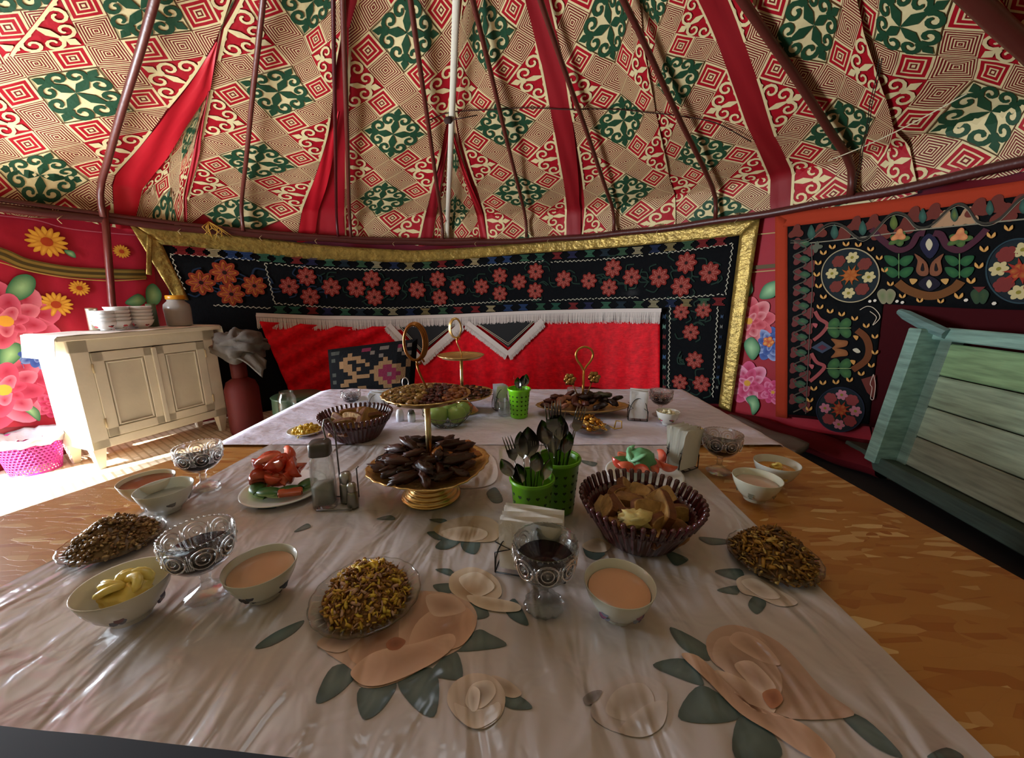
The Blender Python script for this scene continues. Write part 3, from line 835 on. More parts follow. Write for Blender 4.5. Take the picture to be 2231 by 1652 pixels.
# ---------------- flowered strip and orange-bordered tapestry on the right
fr_ = panel([(1612, 482), (1700, 468), (1800, 450)], [(1585, 908), (1690, 930), (1900, 960)], .02, n=30, m=12, fold=.004, col='a01528')
fm = MB(); I = .03
flowerbig(fm, 1632, 700, .20, [hx('dc6470'), hx('e89498')], hx('b01830'), I)
flowerbig(fm, 1628, 835, .19, [hx('dc5c88'), hx('f0a0bc')], hx('b81c50'), I)
flowerbig(fm, 1678, 750, .14, [hx('4464ac'), hx('98acd8')], hx('28428c'), I)
flowerbig(fm, 1684, 855, .10, [hx('d84880'), hx('e880a8')], hx('c02860'), I)
petalset(fm, 1674, 745, I+.006, .045, 5, [hx('c83820')], hx('e8b050'), width=1)
for pts in ([(1655, 650), (1665, 622), (1690, 612), (1698, 625), (1685, 648)], [(1622, 745), (1640, 735), (1656, 760), (1640, 785), (1624, 765)], [(1625, 868), (1645, 862), (1655, 885), (1640, 905), (1634, 885)], [(1624, 620), (1636, 612), (1640, 635), (1626, 648)]):
    leafw(fm, pts, I+.007, '2c7048', 'a8d8a0')
for x0, x1, y in ((1630, 1700, 590), (1632, 1700, 580), (1640, 1700, 508)):
    wstroke(fm, [(x0, y+4), (x1, y-2)], .03 if y == 580 else .008, I+.002, hx('5a4a28') if y == 580 else hx('b89860'), smooth=False)
fr_.merge(fm); fro = fr_.build('flowered_hanging', velour); tag(fro, 'narrow strip of crimson flowered hanging between the gold border and the orange border', 'wall hanging')
# orange cloth frame
OT = [(1690, 466), (1800, 453), (1950, 434), (2100, 413), (2240, 392), (2600, 300)]
OI = .055
om = MB()
panel(OT, [(1690, 905), (1760, 912), (1900, 930), (2100, 1000), (2240, 1050), (2600, 1200)], OI-.006, n=60, m=12, fold=.003, mb=om, col='3c060c')
ort = om.build('orange_tapestry', vc('dark_red_cloth', rough=.85, spec=.15, bump=.002, bscale=30), solid=.005)
tag(ort, 'dark floral tapestry with a broad orange-red border above and beside the green door', 'tapestry')
bm_ = MB(); bm_.col = hx('a83a22')
panel(OT, [(1690, 497), (1800, 484), (1950, 466), (2100, 446), (2240, 424), (2600, 345)], OI+.006, n=60, m=3, fold=.002, mb=bm_)
panel([(1689, 466), (1716, 480)], [(1690, 908), (1716, 912)], OI+.007, n=3, m=24, fold=.002, mb=bm_)
bm_.build('orange_border', vc('dark_red_cloth'), ort, solid=.004)
bm_ = MB(); bm_.col = hx('0e1012')
panel([(1716, 490), (1800, 483), (1950, 465), (2100, 445), (2240, 423), (2600, 344)], [(1716, 650), (1800, 657), (1950, 664), (2100, 672), (2240, 676), (2600, 690)], OI+.004, n=60, m=8, fold=.002, mb=bm_)
panel([(1716, 640), (1780, 645), (1925, 655)], [(1716, 903), (1780, 908), (1892, 925)], OI+.0045, n=30, m=12, fold=.002, mb=bm_)
bm_.build('black_ground', dark, ort, solid=.003)
em = MB(); K = OI+.014
def Z(x, y): return (1700+x/3.177, 430+y/3.177)     # crop -> photo pixels
def zp(l): return [Z(x, y) for x, y in l]
# top zigzag band with drops
ZT = [(70, 300), (190, 290), (320, 190), (420, 190), (540, 280), (620, 265), (760, 120), (860, 120), (940, 200), (1040, 195), (1190, 60), (1280, 60), (1370, 170), (1500, 160), (1660, 10), (1760, -40)]
brd = hx('6a2f26'); 
for (x, y) in ((110, 240), (270, 240), (430, 255), (520, 190), (640, 180), (700, 250), (860, 210), (920, 130), (1060, 110), (1130, 160), (1290, 140), (1370, 80), (1490, 60), (1550, 120), (1650, 60)):
    c = hx('b08a68') if x in (1130, 1290) else brd
    petalset(em, *Z(x, y), K, .055, 3, [c], c, width=1.0, rot0=PI/2)
for (x, y) in ((215, 240), (375, 235), (570, 210), (785, 170), (985, 125), (1205, 115), (1450, 70), (1680, 60)):
    wpoly2(em, [Z(x-28, y+15), Z(x, y-50), Z(x+28, y+15), Z(x, y+55)], K+.0035, hx('27463f') if x != 785 else hx('4a5c2c'), hx('3f6858') if x not in (785, 1205) else hx('6a7a38'))
wstroke(em, zp(ZT), .012, K+.003, hx('38342c')); wstroke(em, [(a, b+5) for a, b in zp(ZT)], .003, K+.0035, hx('8a8470'))
wstroke(em, zp([(190, 318), (500, 285), (900, 232), (1300, 190), (1700, 150)]), .007, K+.002, hx('8a8470'))
# left band: triangles, vine and leaves
yy = 320; k = 0
while yy < 1480:
    x0 = 90+max(0, 60-abs(yy-560)*.1)*.3-(yy-700)*.02
    petalset(em, *Z(x0+18, yy), K, .045, 3, [hx('b07850') if yy in (560, 640) else hx('6a3230')], None, width=1.1, rot0=0)
    petalset(em, *Z(x0+95, yy+50), K, .045, 3, [hx('6a3230')], None, width=1.1, rot0=PI)
    wpoly2(em, [Z(x0+20, yy+2), Z(x0+55, yy-25), Z(x0+100, yy), Z(x0+55, yy+28)], K+.003, hx('2c4a3c'), hx('4a6a44')); yy += 108; k += 1
vine = []
yy = 300; k = 0
while yy < 1500: vine.append((110+(70 if k % 2 else -20), yy)); yy += 54; k += 1
wstroke(em, zp(vine), .009, K+.0045, hx('504a40'))
wstroke(em, zp([(215, 320), (222, 600), (205, 900), (190, 1200), (175, 1500)]), .006, K+.004, hx('57524a'))
# round medallions
def medal(cx, cy, r, ring, cols):
    wpoly2(em, [Z(cx+r*math.cos(a*PI/12), cy+r*.93*math.sin(a*PI/12)) for a in range(24)], K, hx('172028'), hx('1c3028'), sm=False)
    wstroke(em, [Z(cx+r*math.cos(a*PI/16), cy+r*.93*math.sin(a*PI/16)) for a in range(33)], .007, K+.004, hx(ring))
    for k in range(8):
        a = -PI/2+.1+k*PI/4; x, y = cx+r*.62*math.cos(a), cy+r*.62*math.sin(a)
        wpoly2(em, [Z(x+math.cos(b)*34+10, y+math.sin(b)*30) for b in (0, 1.2, 2.6, 4, 5.2)], K+.001, hx('1f3c30'), hx('23473a'))
    for k in range(8):
        a = -PI/2+.1+k*PI/4; x, y = cx+r*.64*math.cos(a), cy+r*.62*math.sin(a)
        if k % 2 == 0: petalset(em, *Z(x, y), K+.004, .038, 6, [hx(cols[0])], hx(cols[0]), width=.8, inner=.3, center=hx('8a8030'), csize=.25)
        else: petalset(em, *Z(x, y), K+.004, .040, 6, [hx(cols[1])], hx(cols[1]), width=1, inner=.5)
    petalset(em, *Z(cx, cy), K+.005, .068, 10, [hx(cols[2])], hx(cols[2]), width=.35, inner=.2, tip=1)
    petalset(em, *Z(cx, cy), K+.006, .04, 6, [hx(cols[2])], hx('b06a30'), width=.9, inner=.4)
medal(485, 540, 200, 'a89a78', ('c8b884', '74342c', 'a5521f'))
medal(1665, 510, 240, '2a4048', ('c8b884', '7a302c', '9a2c20'))
medal(415, 1470, 165, '20283a', ('c07888', '8a3c3c', '9a3420'))
wpoly2(em, zp([(560, 1260), (660, 1230), (650, 1400), (600, 1350)]), K+.001, hx('6a3028'), hx('6a3028'), sm=False)
# top middle group
for sg in (-1, 1):
    X = lambda x: 1030+sg*(x-1030)
    wstroke(em, zp([(X(1060), 250), (X(1110), 260), (X(1160), 340), (X(1250), 365), (X(1350), 300), (X(1430), 220)]), .032, K+.002, hx('4a2230'))
    for (x, y) in ((1240, 430), (1240, 510)):
        for q in (-1, 1):
            wpoly2(em, [Z(X(x), y+20), Z(X(x+q*35), y-20), Z(X(x+q*100), y-25), Z(X(x+q*85), y+20), Z(X(x+q*40), y+48)], K+.002, hx('1f5030'), hx('35683a'))
    wstroke(em, zp([(X(1240), 390), (X(1240), 560)]), .004, K+.004, hx('6a9058'), smooth=False)
    wpoly2(em, zp([(X(1035), 530), (X(1050), 450), (X(1130), 390), (X(1110), 440), (X(1120), 510), (X(1085), 545)]), K+.003, hx('7a4a34'), hx('8f5a3c'))
    wpoly2(em, zp([(X(1065), 500), (X(1075), 455), (X(1090), 500), (X(1075), 512)]), K+.006, hx('1a1012'), hx('1a1012'))
    wpoly2(em, zp([(X(1110), 570), (X(1165), 565), (X(1145), 605)]), K+.003, hx('c89a58'), hx('c89a58'))
    petalset(em, *Z(X(1240), 290), K+.003, .055, 5, [hx('3f5c30')], hx('5a7038'), width=.8, squash=.8)
    petalset(em, *Z(X(1240), 265), K+.005, .04, 3, [hx('c87850')], hx('d89a60'), width=.9, rot0=PI/2)
wpoly2(em, zp([(1030, 250), (1100, 330), (1035, 425), (965, 330)]), K+.0015, hx('20203a'), hx('20203a'))
wpoly2(em, zp([(1030, 285), (1055, 325), (1030, 370), (1005, 325)]), K+.004, hx('c8bfa0'), hx('c8bfa0'))
wpoly2(em, zp([(1030, 545), (1110, 600), (1030, 650), (955, 600)]), K+.0015, hx('1a1626'), hx('1a1626'))
wpoly2(em, zp([(1030, 570), (1050, 600), (1030, 630), (1010, 600)]), K+.004, hx('c8bfa0'), hx('d8cfa8'))
wstroke(em, zp([(810, 590), (880, 640), (1000, 680), (1100, 675), (1200, 630), (1250, 580)]), .045, K+.001, hx('6e4420'))
# left column group
for yc in (905, 1185):
    for q in (-1, 1):
        for x in (360, 440):
            wpoly2(em, zp([(x-30, yc+q*5), (x-20, yc+q*45), (x+20, yc+q*70), (x+50, yc+q*50), (x+40, yc+q*8)]), K+.002, hx('2c5030'), hx('46703c'))
    wstroke(em, zp([(320, yc), (490, yc)]), .004, K+.004, hx('9ab070'), smooth=False)
wstroke(em, zp([(240, 790), (270, 840), (325, 880), (290, 940), (230, 990)]), .024, K+.002, hx('944a48'))
wstroke(em, zp([(215, 1080), (250, 1140), (305, 1170), (270, 1220), (205, 1275)]), .024, K+.002, hx('9c4c4c'))
wpoly2(em, zp([(215, 1040), (290, 995), (360, 1040), (290, 1080)]), K+.002, hx('3c4658'), hx('3c4658'), sm=False)
wpoly2(em, zp([(255, 1040), (290, 1020), (325, 1040), (290, 1060)]), K+.004, hx('5c2838'), hx('5c2838'), sm=False)
for q in (-1, 1):
    wpoly2(em, zp([(360, 1045), (380, 1045+q*25), (350, 1045+q*65), (410, 1045+q*58), (465, 1045+q*50), (460, 1045+q*18), (420, 1045+q*5)]), K+.003, hx('84502c'), hx('9a6238'))
wstroke(em, zp([(530, 920), (590, 970), (615, 1050), (590, 1130), (500, 1195)]), .04, K+.001, hx('6a3a1c'))
wpoly2(em, zp([(500, 1055), (530, 1045), (555, 1070), (530, 1078)]), K+.004, hx('c8c0a8'), hx('c8c0a8'))
for (x, y) in ((522, 970), (502, 1140), (240, 885), (215, 1170)):
    wpoly2(em, [Z(x-18, y-12), Z(x+18, y-8), Z(x+5, y+20)], K+.003, hx('c8904a') if x > 400 else hx('a85458'), hx('c8904a') if x > 400 else hx('a85458'))
# little split yellow buds
for (x, y) in ((298, 385), (360, 345), (455, 325), (540, 330), (625, 360), (685, 420), (722, 505), (762, 600), (845, 685), (965, 715), (1110, 720), (1235, 685), (1320, 580), (1375, 475), (1410, 360), (1460, 265), (1580, 215),
               (262, 455), (252, 535), (265, 615), (298, 690), (275, 760), (345, 790), (425, 810), (515, 840), (595, 890), (655, 965), (655, 1075), (630, 1165), (560, 1222), (480, 1265), (385, 1280), (295, 1285), (232, 1325), (205, 1405), (198, 1465)):
    s = 1.35 if x > 1150 else 1
    for q in (-1, 1):
        wpoly2(em, [Z(x+q*2, y+14*s), Z(x+q*22*s, y+2), Z(x+q*20*s, y-18*s), Z(x+q*5, y-2)], K+.004, hx('c8904c'), hx('d8a860'))
for (x, y) in ((620, 720), (655, 715), (808, 720), (845, 728), (1285, 712), (1480, 735)):
    petalset(em, *Z(x, y), K+.004, .009, 6, [hx('e0d8c8')], None, width=1, inner=.6)
for x in (735, 1380):
    for q in (-1, 1): wpoly2(em, [Z(x, 650), Z(x+q*35, 635), Z(x+q*65, 670), Z(x+q*35, 735), Z(x, 725)], K+.002, hx('8a8468') if x == 735 else hx('2c4430'), hx('6a7a50') if x == 735 else hx('3c5030'))
wpoly2(em, zp([(1330, 620), (1420, 620), (1375, 660)]), K+.004, hx('6a2c28'), hx('6a2c28'), sm=False)
petalset(em, *Z(250, 345), K+.002, .04, 4, [hx('5c6050')], None, width=.8)
wstroke(em, zp([(550, 780), (600, 755), (650, 770), (690, 830), (640, 885), (665, 830), (620, 790)]), .004, K+.004, hx('d0c0a8'))
wstroke(em, zp([(645, 1225), (658, 1300), (645, 1395), (625, 1390), (635, 1320), (622, 1290), (645, 1225)]), .004, K+.004, hx('d0b8a8'))
em.build('embroidery', MATS['silk_thread'], ort)

# ---------------- green painted door panel at the right
gw = vc('green_painted_wood', rough=.6, bump=.004, bscale=9, stretch=(1, .25, 3), noise_amt=.35, nscale=6, nstretch=(2, .8, 9))
BL = on_z(1950, 1008, .16); BR_ = on_z(2231, 1152, .16)
ax = (BR_-BL).normalized()
dT = ray(2058, 714); TLp = CAM+dT*((BL-CAM).dot(ax)/dT.dot(ax))
upv = (TLp-BL); H_ = upv.length; upv.normalize()
nrm = ax.cross(upv).normalized()
if nrm.x > 0: nrm = -nrm
MD = Matrix((( ax.x, nrm.x, upv.x, BL.x), (ax.y, nrm.y, upv.y, BL.y), (ax.z, nrm.z, upv.z, BL.z), (0, 0, 0, 1)))
W_ = 1.35
door = empty('green_door', 'weathered pale green wooden door of wide horizontal boards in a heavy frame', 'door')
GC, GC2 = hx('8fb594'), hx('86ab9c')
def dbox(name, x0, x1, y0, y1, z0, z1, col=GC, par=door):
    mb = MB(); mb.box(((x0+x1)/2, (y0+y1)/2, (z0+z1)/2), (x1-x0, y1-y0, z1-z0), M=MD, col=col, bev=.006); return mb.build(name, gw, par, smooth=False)
nb_ = 4
for k in range(nb_):
    z0 = .02+k*(H_-.1)/nb_; dbox('board', .08, W_-.02, -.015, .015, z0+.003, z0+(H_-.1)/nb_-.003, hx(['8a8e78', '98a68c', '98aa8c', '88a878'][k]))
st = dbox('frame_post', -.06, .02, -.05, .13, -.02, H_-.02, GC2)
dbox('frame_post', .02, .085, -.05, .02, -.02, H_-.02, hx('6c8272'))
dbox('frame_rail', .0, W_, -.05, .06, H_-.07, H_, GC2)
dbox('threshold', -.28, W_, -.06, .10, -.07, .02, hx('3c4c42'))
mb = MB(); mb.col = hx('6c8c86')
A = MD @ Vector((-.22, .08, H_+.07)); B = MD @ Vector((-.02, .07, H_+.0)); Cc = MD @ Vector((.10, .06, H_-.035))
mb.tube([A, A.lerp(B, .3), B, Cc], [.018, .03, .034, .028], 8); mb.build('pivot_peg', gw, door, ang=40)
# bedding roll / felt edge at the foot of the right wall
mb = MB(); mb.col = hx('5c1018')
def felt(u, v):
    a = math.radians(66)-math.radians(50)*u; c = 2*PI*v
    return wp(a, .10+.075*math.sin(c)+.008*math.sin(u*40), .16+.12*math.cos(c))
mb.grid(felt, 50, 12)
tag(mb.build('bolster', vc('dark_red_cloth')), 'dark red bolster lying along the foot of the right wall', 'bolster')
mb = MB(); mb.col = hx('6c6058')
pts = [on_z(1600, 915, .2), on_z(1700, 940, .2), on_z(1800, 985, .2), on_z(1850, 1015, .2), on_z(1760, 1010, .2), on_z(1650, 960, .2)]
def quilt(u, v):
    A_ = on_z(1592+170*u, 912+ 66*u, .14); B_ = on_z(1560+170*u, 925+75*u, .12)
    p = A_.lerp(B_, v); p.z += .008*math.sin(v*5+u*9); return p
mb.grid(quilt, 24, 6); tag(mb.build('white_quilt', vc('quilt', rough=.9, bump=.004, bscale=20), solid=.04), 'rumpled pale quilt edge between the table and the right wall', 'quilt')
# near-black mat put in for the shade around the table
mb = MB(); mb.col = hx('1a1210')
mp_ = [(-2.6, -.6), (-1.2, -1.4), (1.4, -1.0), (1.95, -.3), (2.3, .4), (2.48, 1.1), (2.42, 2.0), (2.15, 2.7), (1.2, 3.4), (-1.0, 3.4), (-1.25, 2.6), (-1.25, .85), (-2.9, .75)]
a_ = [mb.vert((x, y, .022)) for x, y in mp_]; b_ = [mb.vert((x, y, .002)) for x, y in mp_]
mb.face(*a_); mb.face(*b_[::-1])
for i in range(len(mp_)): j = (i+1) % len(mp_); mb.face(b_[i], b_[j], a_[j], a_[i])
tag(mb.build('shade_mat', vc('mat', rough=.95), smooth=False), 'very dark floor mat under and beside the table', 'mat')
# ============================================================ furniture
FWD = Vector((0, CP, -SP))
def depth(p): return (Vector(p)-CAM).dot(FWD)
# oriented strand board
def osb(name, c1, c2, c3, rough=.45):
    m = bpy.data.materials.new(name); m.use_nodes = True; n = m.node_tree.nodes; L = m.node_tree.links; b = n['Principled BSDF']
    tc = n.new('ShaderNodeTexCoord'); nz = n.new('ShaderNodeTexNoise'); nz.inputs['Scale'].default_value = 5
    L.new(tc.outputs['Object'], nz.inputs['Vector'])
    fac = []
    for k, (rz, sc_) in enumerate(((.25, (16, 70, 1)), (1.25, (14, 60, 1)))):
        mp = n.new('ShaderNodeMapping'); mp.inputs['Rotation'].default_value = (0, 0, rz); mp.inputs['Scale'].default_value = sc_
        L.new(tc.outputs['Object'], mp.inputs[0])
        v = n.new('ShaderNodeTexVoronoi'); v.inputs['Scale'].default_value = 1; L.new(mp.outputs[0], v.inputs['Vector'])
        sp = n.new('ShaderNodeSeparateColor'); L.new(v.outputs['Color'], sp.inputs[0]); fac.append(sp.outputs[0])
    th = n.new('ShaderNodeMath'); th.operation = 'GREATER_THAN'; th.inputs[1].default_value = .52; L.new(nz.outputs[0], th.inputs[0])
    mx = n.new('ShaderNodeMix'); L.new(th.outputs[0], mx.inputs[0]); L.new(fac[0], mx.inputs[2]); L.new(fac[1], mx.inputs[3])
    cr = n.new('ShaderNodeValToRGB'); e = cr.color_ramp.elements
    e[0].color = hx(c1); e[0].position = 0; e[1].color = hx(c3); e[1].position = 1
    el = e.new(.25); el.color = hx(c2); el = e.new(.86); el.color = hx(c2)
    L.new(mx.outputs[0], cr.inputs[0]); L.new(cr.outputs[0], b.inputs['Base Color']); b.inputs['Roughness'].default_value = rough
    bp = n.new('ShaderNodeBump'); bp.inputs['Distance'].default_value = .0012; L.new(mx.outputs[0], bp.inputs['Height']); L.new(bp.outputs[0], b.inputs['Normal'])
    return m
m_osb = osb('strand_board', 'a0622a', 'b07a3c', 'd6b47c', .32)
wood = vc('raw_wood', rough=.7, bump=.002, bscale=20, stretch=(1, 1, .1), noise_amt=.2)
def quad_top(name, pts, z0, z1, mat, parent):
    mb = MB(); mb.col = hx('b08048')
    n_ = len(pts); a = [mb.vert((p[0], p[1], z1)) for p in pts]; b = [mb.vert((p[0], p[1], z0)) for p in pts]
    mb.face(*a); mb.face(*b[::-1])
    for i in range(n_): j = (i+1) % n_; mb.face(b[i], b[j], a[j], a[i])
    return mb.build(name, mat, parent, smooth=False)
PL = [(-1.50, .62), (-1.165, 1.402)]
def table(label, pts, legs):
    t = empty('dining_table', label, 'table', loc=(0, 0, 0))
    quad_top('tabletop', pts, TZ-.026, TZ-.004, m_osb, t)
    mb = MB(); mb.col = hx('5a3c22')
    cx = sum(p[0] for p in pts)/4; cyy = sum(p[1] for p in pts)/4
    P = [(cx+(p[0]-cx)*.9, cyy+(p[1]-cyy)*.9) for p in pts]
    for i in range(4):
        a, b = Vector((*P[i], TZ-.06)), Vector((*P[(i+1) % 4], TZ-.06)); d = b-a
        mb.box(((a+b)/2), (d.length, .03, .07), rz=math.atan2(d.y, d.x))
    mb.build('apron', wood, t, smooth=False)
    for p in P:
        mb = MB(); mb.col = hx('5a3c22'); mb.box((p[0], p[1], (TZ-.03+.022)/2), (.06, .06, TZ-.03-.022), bev=.004); mb.build('leg', wood, t, smooth=False)
    return t
f0 = on_z(0, 1122, TZ); f1 = on_z(465, 969, TZ); d_ = (f1-f0)
nl = f0-d_*((f0.y-.53)/d_.y)
table('near dining table of bare strand board under the rose-printed cloth', [(nl.x, .53), (1.055, .26), (1.055, 1.395), (-1.165, 1.395)], None)
table('far dining table fully covered by the plain lilac-white cloth', [(-1.15, 1.405), (1.06, 1.405), (1.06, 2.28), (-1.10, 2.28)], None)

# rose-printed vinyl cloth
vinyl = vc('vinyl_cloth', rough=.19, spec=.55, bump=.018, bscale=3.0, stretch=(4.2, 1.3, 1), noise_amt=.05, nscale=4)
vn = vinyl.node_tree
# second, finer crumple relief chained under the long streaks
nz2 = vn.nodes.new('ShaderNodeTexNoise'); nz2.inputs['Scale'].default_value = 16; nz2.inputs['Detail'].default_value = 2; nz2.inputs['Distortion'].default_value = .8
for x_ in vn.nodes:
    if x_.type == 'TEX_NOISE' and x_ != nz2: x_.inputs['Detail'].default_value = 1.5; x_.inputs['Distortion'].default_value = 1.0
bp2 = vn.nodes.new('ShaderNodeBump'); bp2.inputs['Distance'].default_value = .004
tcn = [x for x in vn.nodes if x.type == 'TEX_COORD'][0]; b1 = [x for x in vn.nodes if x.type == 'BUMP' and x != bp2][0]
vn.links.new(tcn.outputs['Object'], nz2.inputs['Vector']); vn.links.new(nz2.outputs[0], bp2.inputs['Height']); vn.links.new(bp2.outputs[0], b1.inputs['Normal'])
CL = [(-1.035, .435), (.60, .285), (.625, 1.392), (-.93, 1.392)]
def ch(x, y):
    n_ = noise.noise(Vector((x*7+y*1.2, y*1.1, 0)))*.004+noise.noise(Vector((x*3, y*5, 4)))*.003
    return TZ+.003+max(0, n_+.002)
def clothgrid(mb, Q, nu, nv, hfn, drop=None):
    def fn(u, v):
        a = Vector(Q[0]).lerp(Vector(Q[1]), u); b = Vector(Q[3]).lerp(Vector(Q[2]), u); p = a.lerp(b, v)
        return Vector((p.x, p.y, hfn(p.x, p.y)))
    mb.grid(fn, nu, nv)
mb = MB(); mb.col = hx('bdb3b1'); clothgrid(mb, CL, 110, 80, ch)
rose_base = mb
pm = MB()
def prt(pts, c, c2=None, lift=.0012, sm=True, focus=None):
    P = [on_z(x, y, TZ+.006) for x, y in pts]; P = [(p.x, p.y) for p in P]
    if sm: P = spline(P, 5, closed=True)
    n_ = len(P); cx = sum(p[0] for p in P)/n_; cyy = sum(p[1] for p in P)/n_
    if focus: f = on_z(*focus, TZ+.006); cx, cyy = f.x, f.y
    lo, hi = CL[0][0], CL[1][0]
    def V_(x, y, c): 
        y = max(y, .34-.0917*x); x = min(x, .605)
        return pm.vert((x, y, ch(x, y)+lift), c)
    Q = []
    for i in range(n_):
        a, b = P[i], P[(i+1) % n_]; k = max(1, int(math.hypot(a[0]-b[0], a[1]-b[1])/.02))
        for j in range(k): Q.append((a[0]+(b[0]-a[0])*j/k, a[1]+(b[1]-a[1])*j/k))
    far = max(math.hypot(p[0]-cx, p[1]-cyy) for p in Q); nr = max(2, int(far/.018)); prev = None
    c, c2 = hx(c, 1.0), hx(c2 or c, .78 if c not in (LF,) else 1); ci = V_(cx, cyy, c2)
    for r_ in range(1, nr+1):
        f = r_/nr; ring = [V_(cx+(p[0]-cx)*f, cyy+(p[1]-cyy)*f, mixc(c2, c, f**1.5)) for p in Q]
        for i in range(len(Q)):
            j = (i+1) % len(Q)
            if prev is None: pm.face(ci, ring[i], ring[j])
            else: pm.face(prev[i], ring[i], ring[j], prev[j])
        prev = ring
LF, LF2 = '4c5b59', '62716e'
def leaf(*pts): prt(pts, LF, LF2, .0012)
# big peach rose, left of centre
leaf((991, 1415), (1038, 1374), (1068, 1383), (1104, 1407), (1046, 1418)); leaf((938, 1463), (991, 1418), (1008, 1476), (965, 1478))
leaf((868, 1480), (936, 1454), (956, 1487), (945, 1561), (892, 1531)); leaf((783, 1502), (863, 1487), (834, 1545), (790, 1567)); leaf((688, 1531), (724, 1454), (786, 1456), (739, 1512))
leaf((556, 1412), (600, 1378), (662, 1352), (640, 1380), (590, 1408))
prt([(700, 1400), (800, 1330), (900, 1290), (1000, 1300), (1040, 1345), (1010, 1407), (950, 1440), (860, 1490), (790, 1500), (765, 1460)], 'c2a492', 'b8957f', .0018)
prt([(760, 1430), (770, 1360), (850, 1330), (900, 1380), (860, 1430), (800, 1455)], 'c8a188', 'ab7d66', .0026)
prt([(870, 1400), (880, 1330), (930, 1290), (960, 1330), (930, 1390), (900, 1410)], 'cda58d', 'b48870', .0030)
prt([(892, 1414), (914, 1352), (987, 1312), (1038, 1352), (1009, 1407), (950, 1420)], 'caa48c', 'b98d75', .0034)
prt([(768, 1462), (819, 1424), (907, 1404), (980, 1383), (991, 1407), (951, 1443), (863, 1487), (805, 1500), (772, 1485)], 'd2ad96', 'c49c84', .0040)
prt([(1590, 1400), (1610, 1378), (1660, 1400), (1700, 1450), (1650, 1440)], 'c8a896', 'b8937e', .0030)
prt([(1600, 1450), (1640, 1445), (1690, 1500), (1660, 1512), (1620, 1480)], 'ceb09c', 'b08a74', .0036)
prt([(690, 1405), (740, 1372), (800, 1345), (790, 1390), (740, 1425)], 'c8a996', 'b08c78', .0032)
prt([(930, 1300), (985, 1300), (1015, 1330), (975, 1345), (940, 1340)], 'cfb09c', 'b89480', .0038)
prt([(842, 1405), (862, 1392), (884, 1400), (870, 1418), (848, 1420)], 'a0664a', '8c5238', .0042)
# white bud
leaf((1094, 1520), (1130, 1518), (1160, 1543), (1122, 1548), (1098, 1538))
prt([(1070, 1476), (1105, 1485), (1136, 1512), (1118, 1524), (1086, 1512)], 'c6b2a2', 'b09a88', .0018)
prt([(974, 1530), (988, 1490), (1030, 1470), (1075, 1480), (1100, 1515), (1092, 1562), (1050, 1592), (1005, 1575)], 'cbb8a8', 'b9a492', .0024)
prt([(1014, 1528), (1030, 1494), (1068, 1488), (1080, 1515), (1054, 1545), (1024, 1548)], 'd8c8ba', '9c8876', .0030)
prt([(1020, 1520), (1030, 1500), (1046, 1512), (1040, 1550), (1026, 1552)], 'dccdc0', 'c4b2a2', .0036)
prt([(990, 1535), (1010, 1545), (1050, 1550), (1086, 1535), (1088, 1565), (1040, 1592), (1002, 1572)], 'd2c0b2', 'c4b2a0', .0034)
# cream flower by the goblet foot
leaf((1012, 1312), (1048, 1318), (1066, 1342), (1036, 1350), (1020, 1334)); leaf((1100, 1328), (1122, 1306), (1152, 1360), (1118, 1352)); leaf((948, 1242), (980, 1240), (992, 1258)); leaf((944, 1275), (990, 1272), (985, 1290), (960, 1292))
prt([(985, 1252), (1030, 1238), (1080, 1262), (1092, 1300), (1050, 1318), (1010, 1308), (980, 1285)], 'cdb8a0', 'b08c68', .0020, focus=(1022, 1295))
prt([(1000, 1262), (1040, 1250), (1078, 1280), (1050, 1302), (1020, 1292)], 'd8c8b4', 'c09c78', .0028, focus=(1022, 1292))
prt([(1018, 1300), (1070, 1306), (1128, 1318), (1130, 1334), (1080, 1336), (1035, 1322)], 'd4c0a8', 'c8ae90', .0032)
# flower behind the stand / basket
leaf((930, 1160), (960, 1158), (995, 1172), (955, 1176)); leaf((948, 1192), (970, 1172), (1004, 1178), (975, 1196)); leaf((1006, 1178), (1045, 1182), (1036, 1208), (1010, 1200)); leaf((935, 1132), (968, 1130), (975, 1142))
prt([(945, 1150), (1000, 1128), (1060, 1128), (1090, 1150), (1078, 1180), (1020, 1182), (970, 1172)], 'c6ae96', 'b4967a', .0020)
prt([(960, 1160), (1010, 1148), (1060, 1160), (1050, 1178), (1000, 1180)], 'd2bca6', 'c0a286', .0026)
leaf((1270, 1188), (1290, 1206), (1318, 1208), (1300, 1222), (1276, 1212)); leaf((1450, 1200), (1480, 1208), (1500, 1220), (1470, 1232)); leaf((1522, 1170), (1560, 1172), (1600, 1180), (1550, 1186))
prt([(1268, 1190), (1300, 1176), (1330, 1190), (1318, 1206), (1284, 1204)], 'd0bca8', 'c0a68e', .0020)
prt([(900, 1010), (960, 985), (1060, 985), (1085, 1030), (1060, 1060), (980, 1060)], 'c8b8ac', 'b89c84', .0014)
leaf((1060, 1075), (1080, 1062), (1096, 1090), (1075, 1096)); leaf((1262, 1002), (1300, 1008), (1290, 1016)); leaf((820, 1130), (850, 1122), (860, 1132))
leaf((640, 1160), (668, 1142), (676, 1150)); leaf((560, 1110), (598, 1098), (600, 1108))
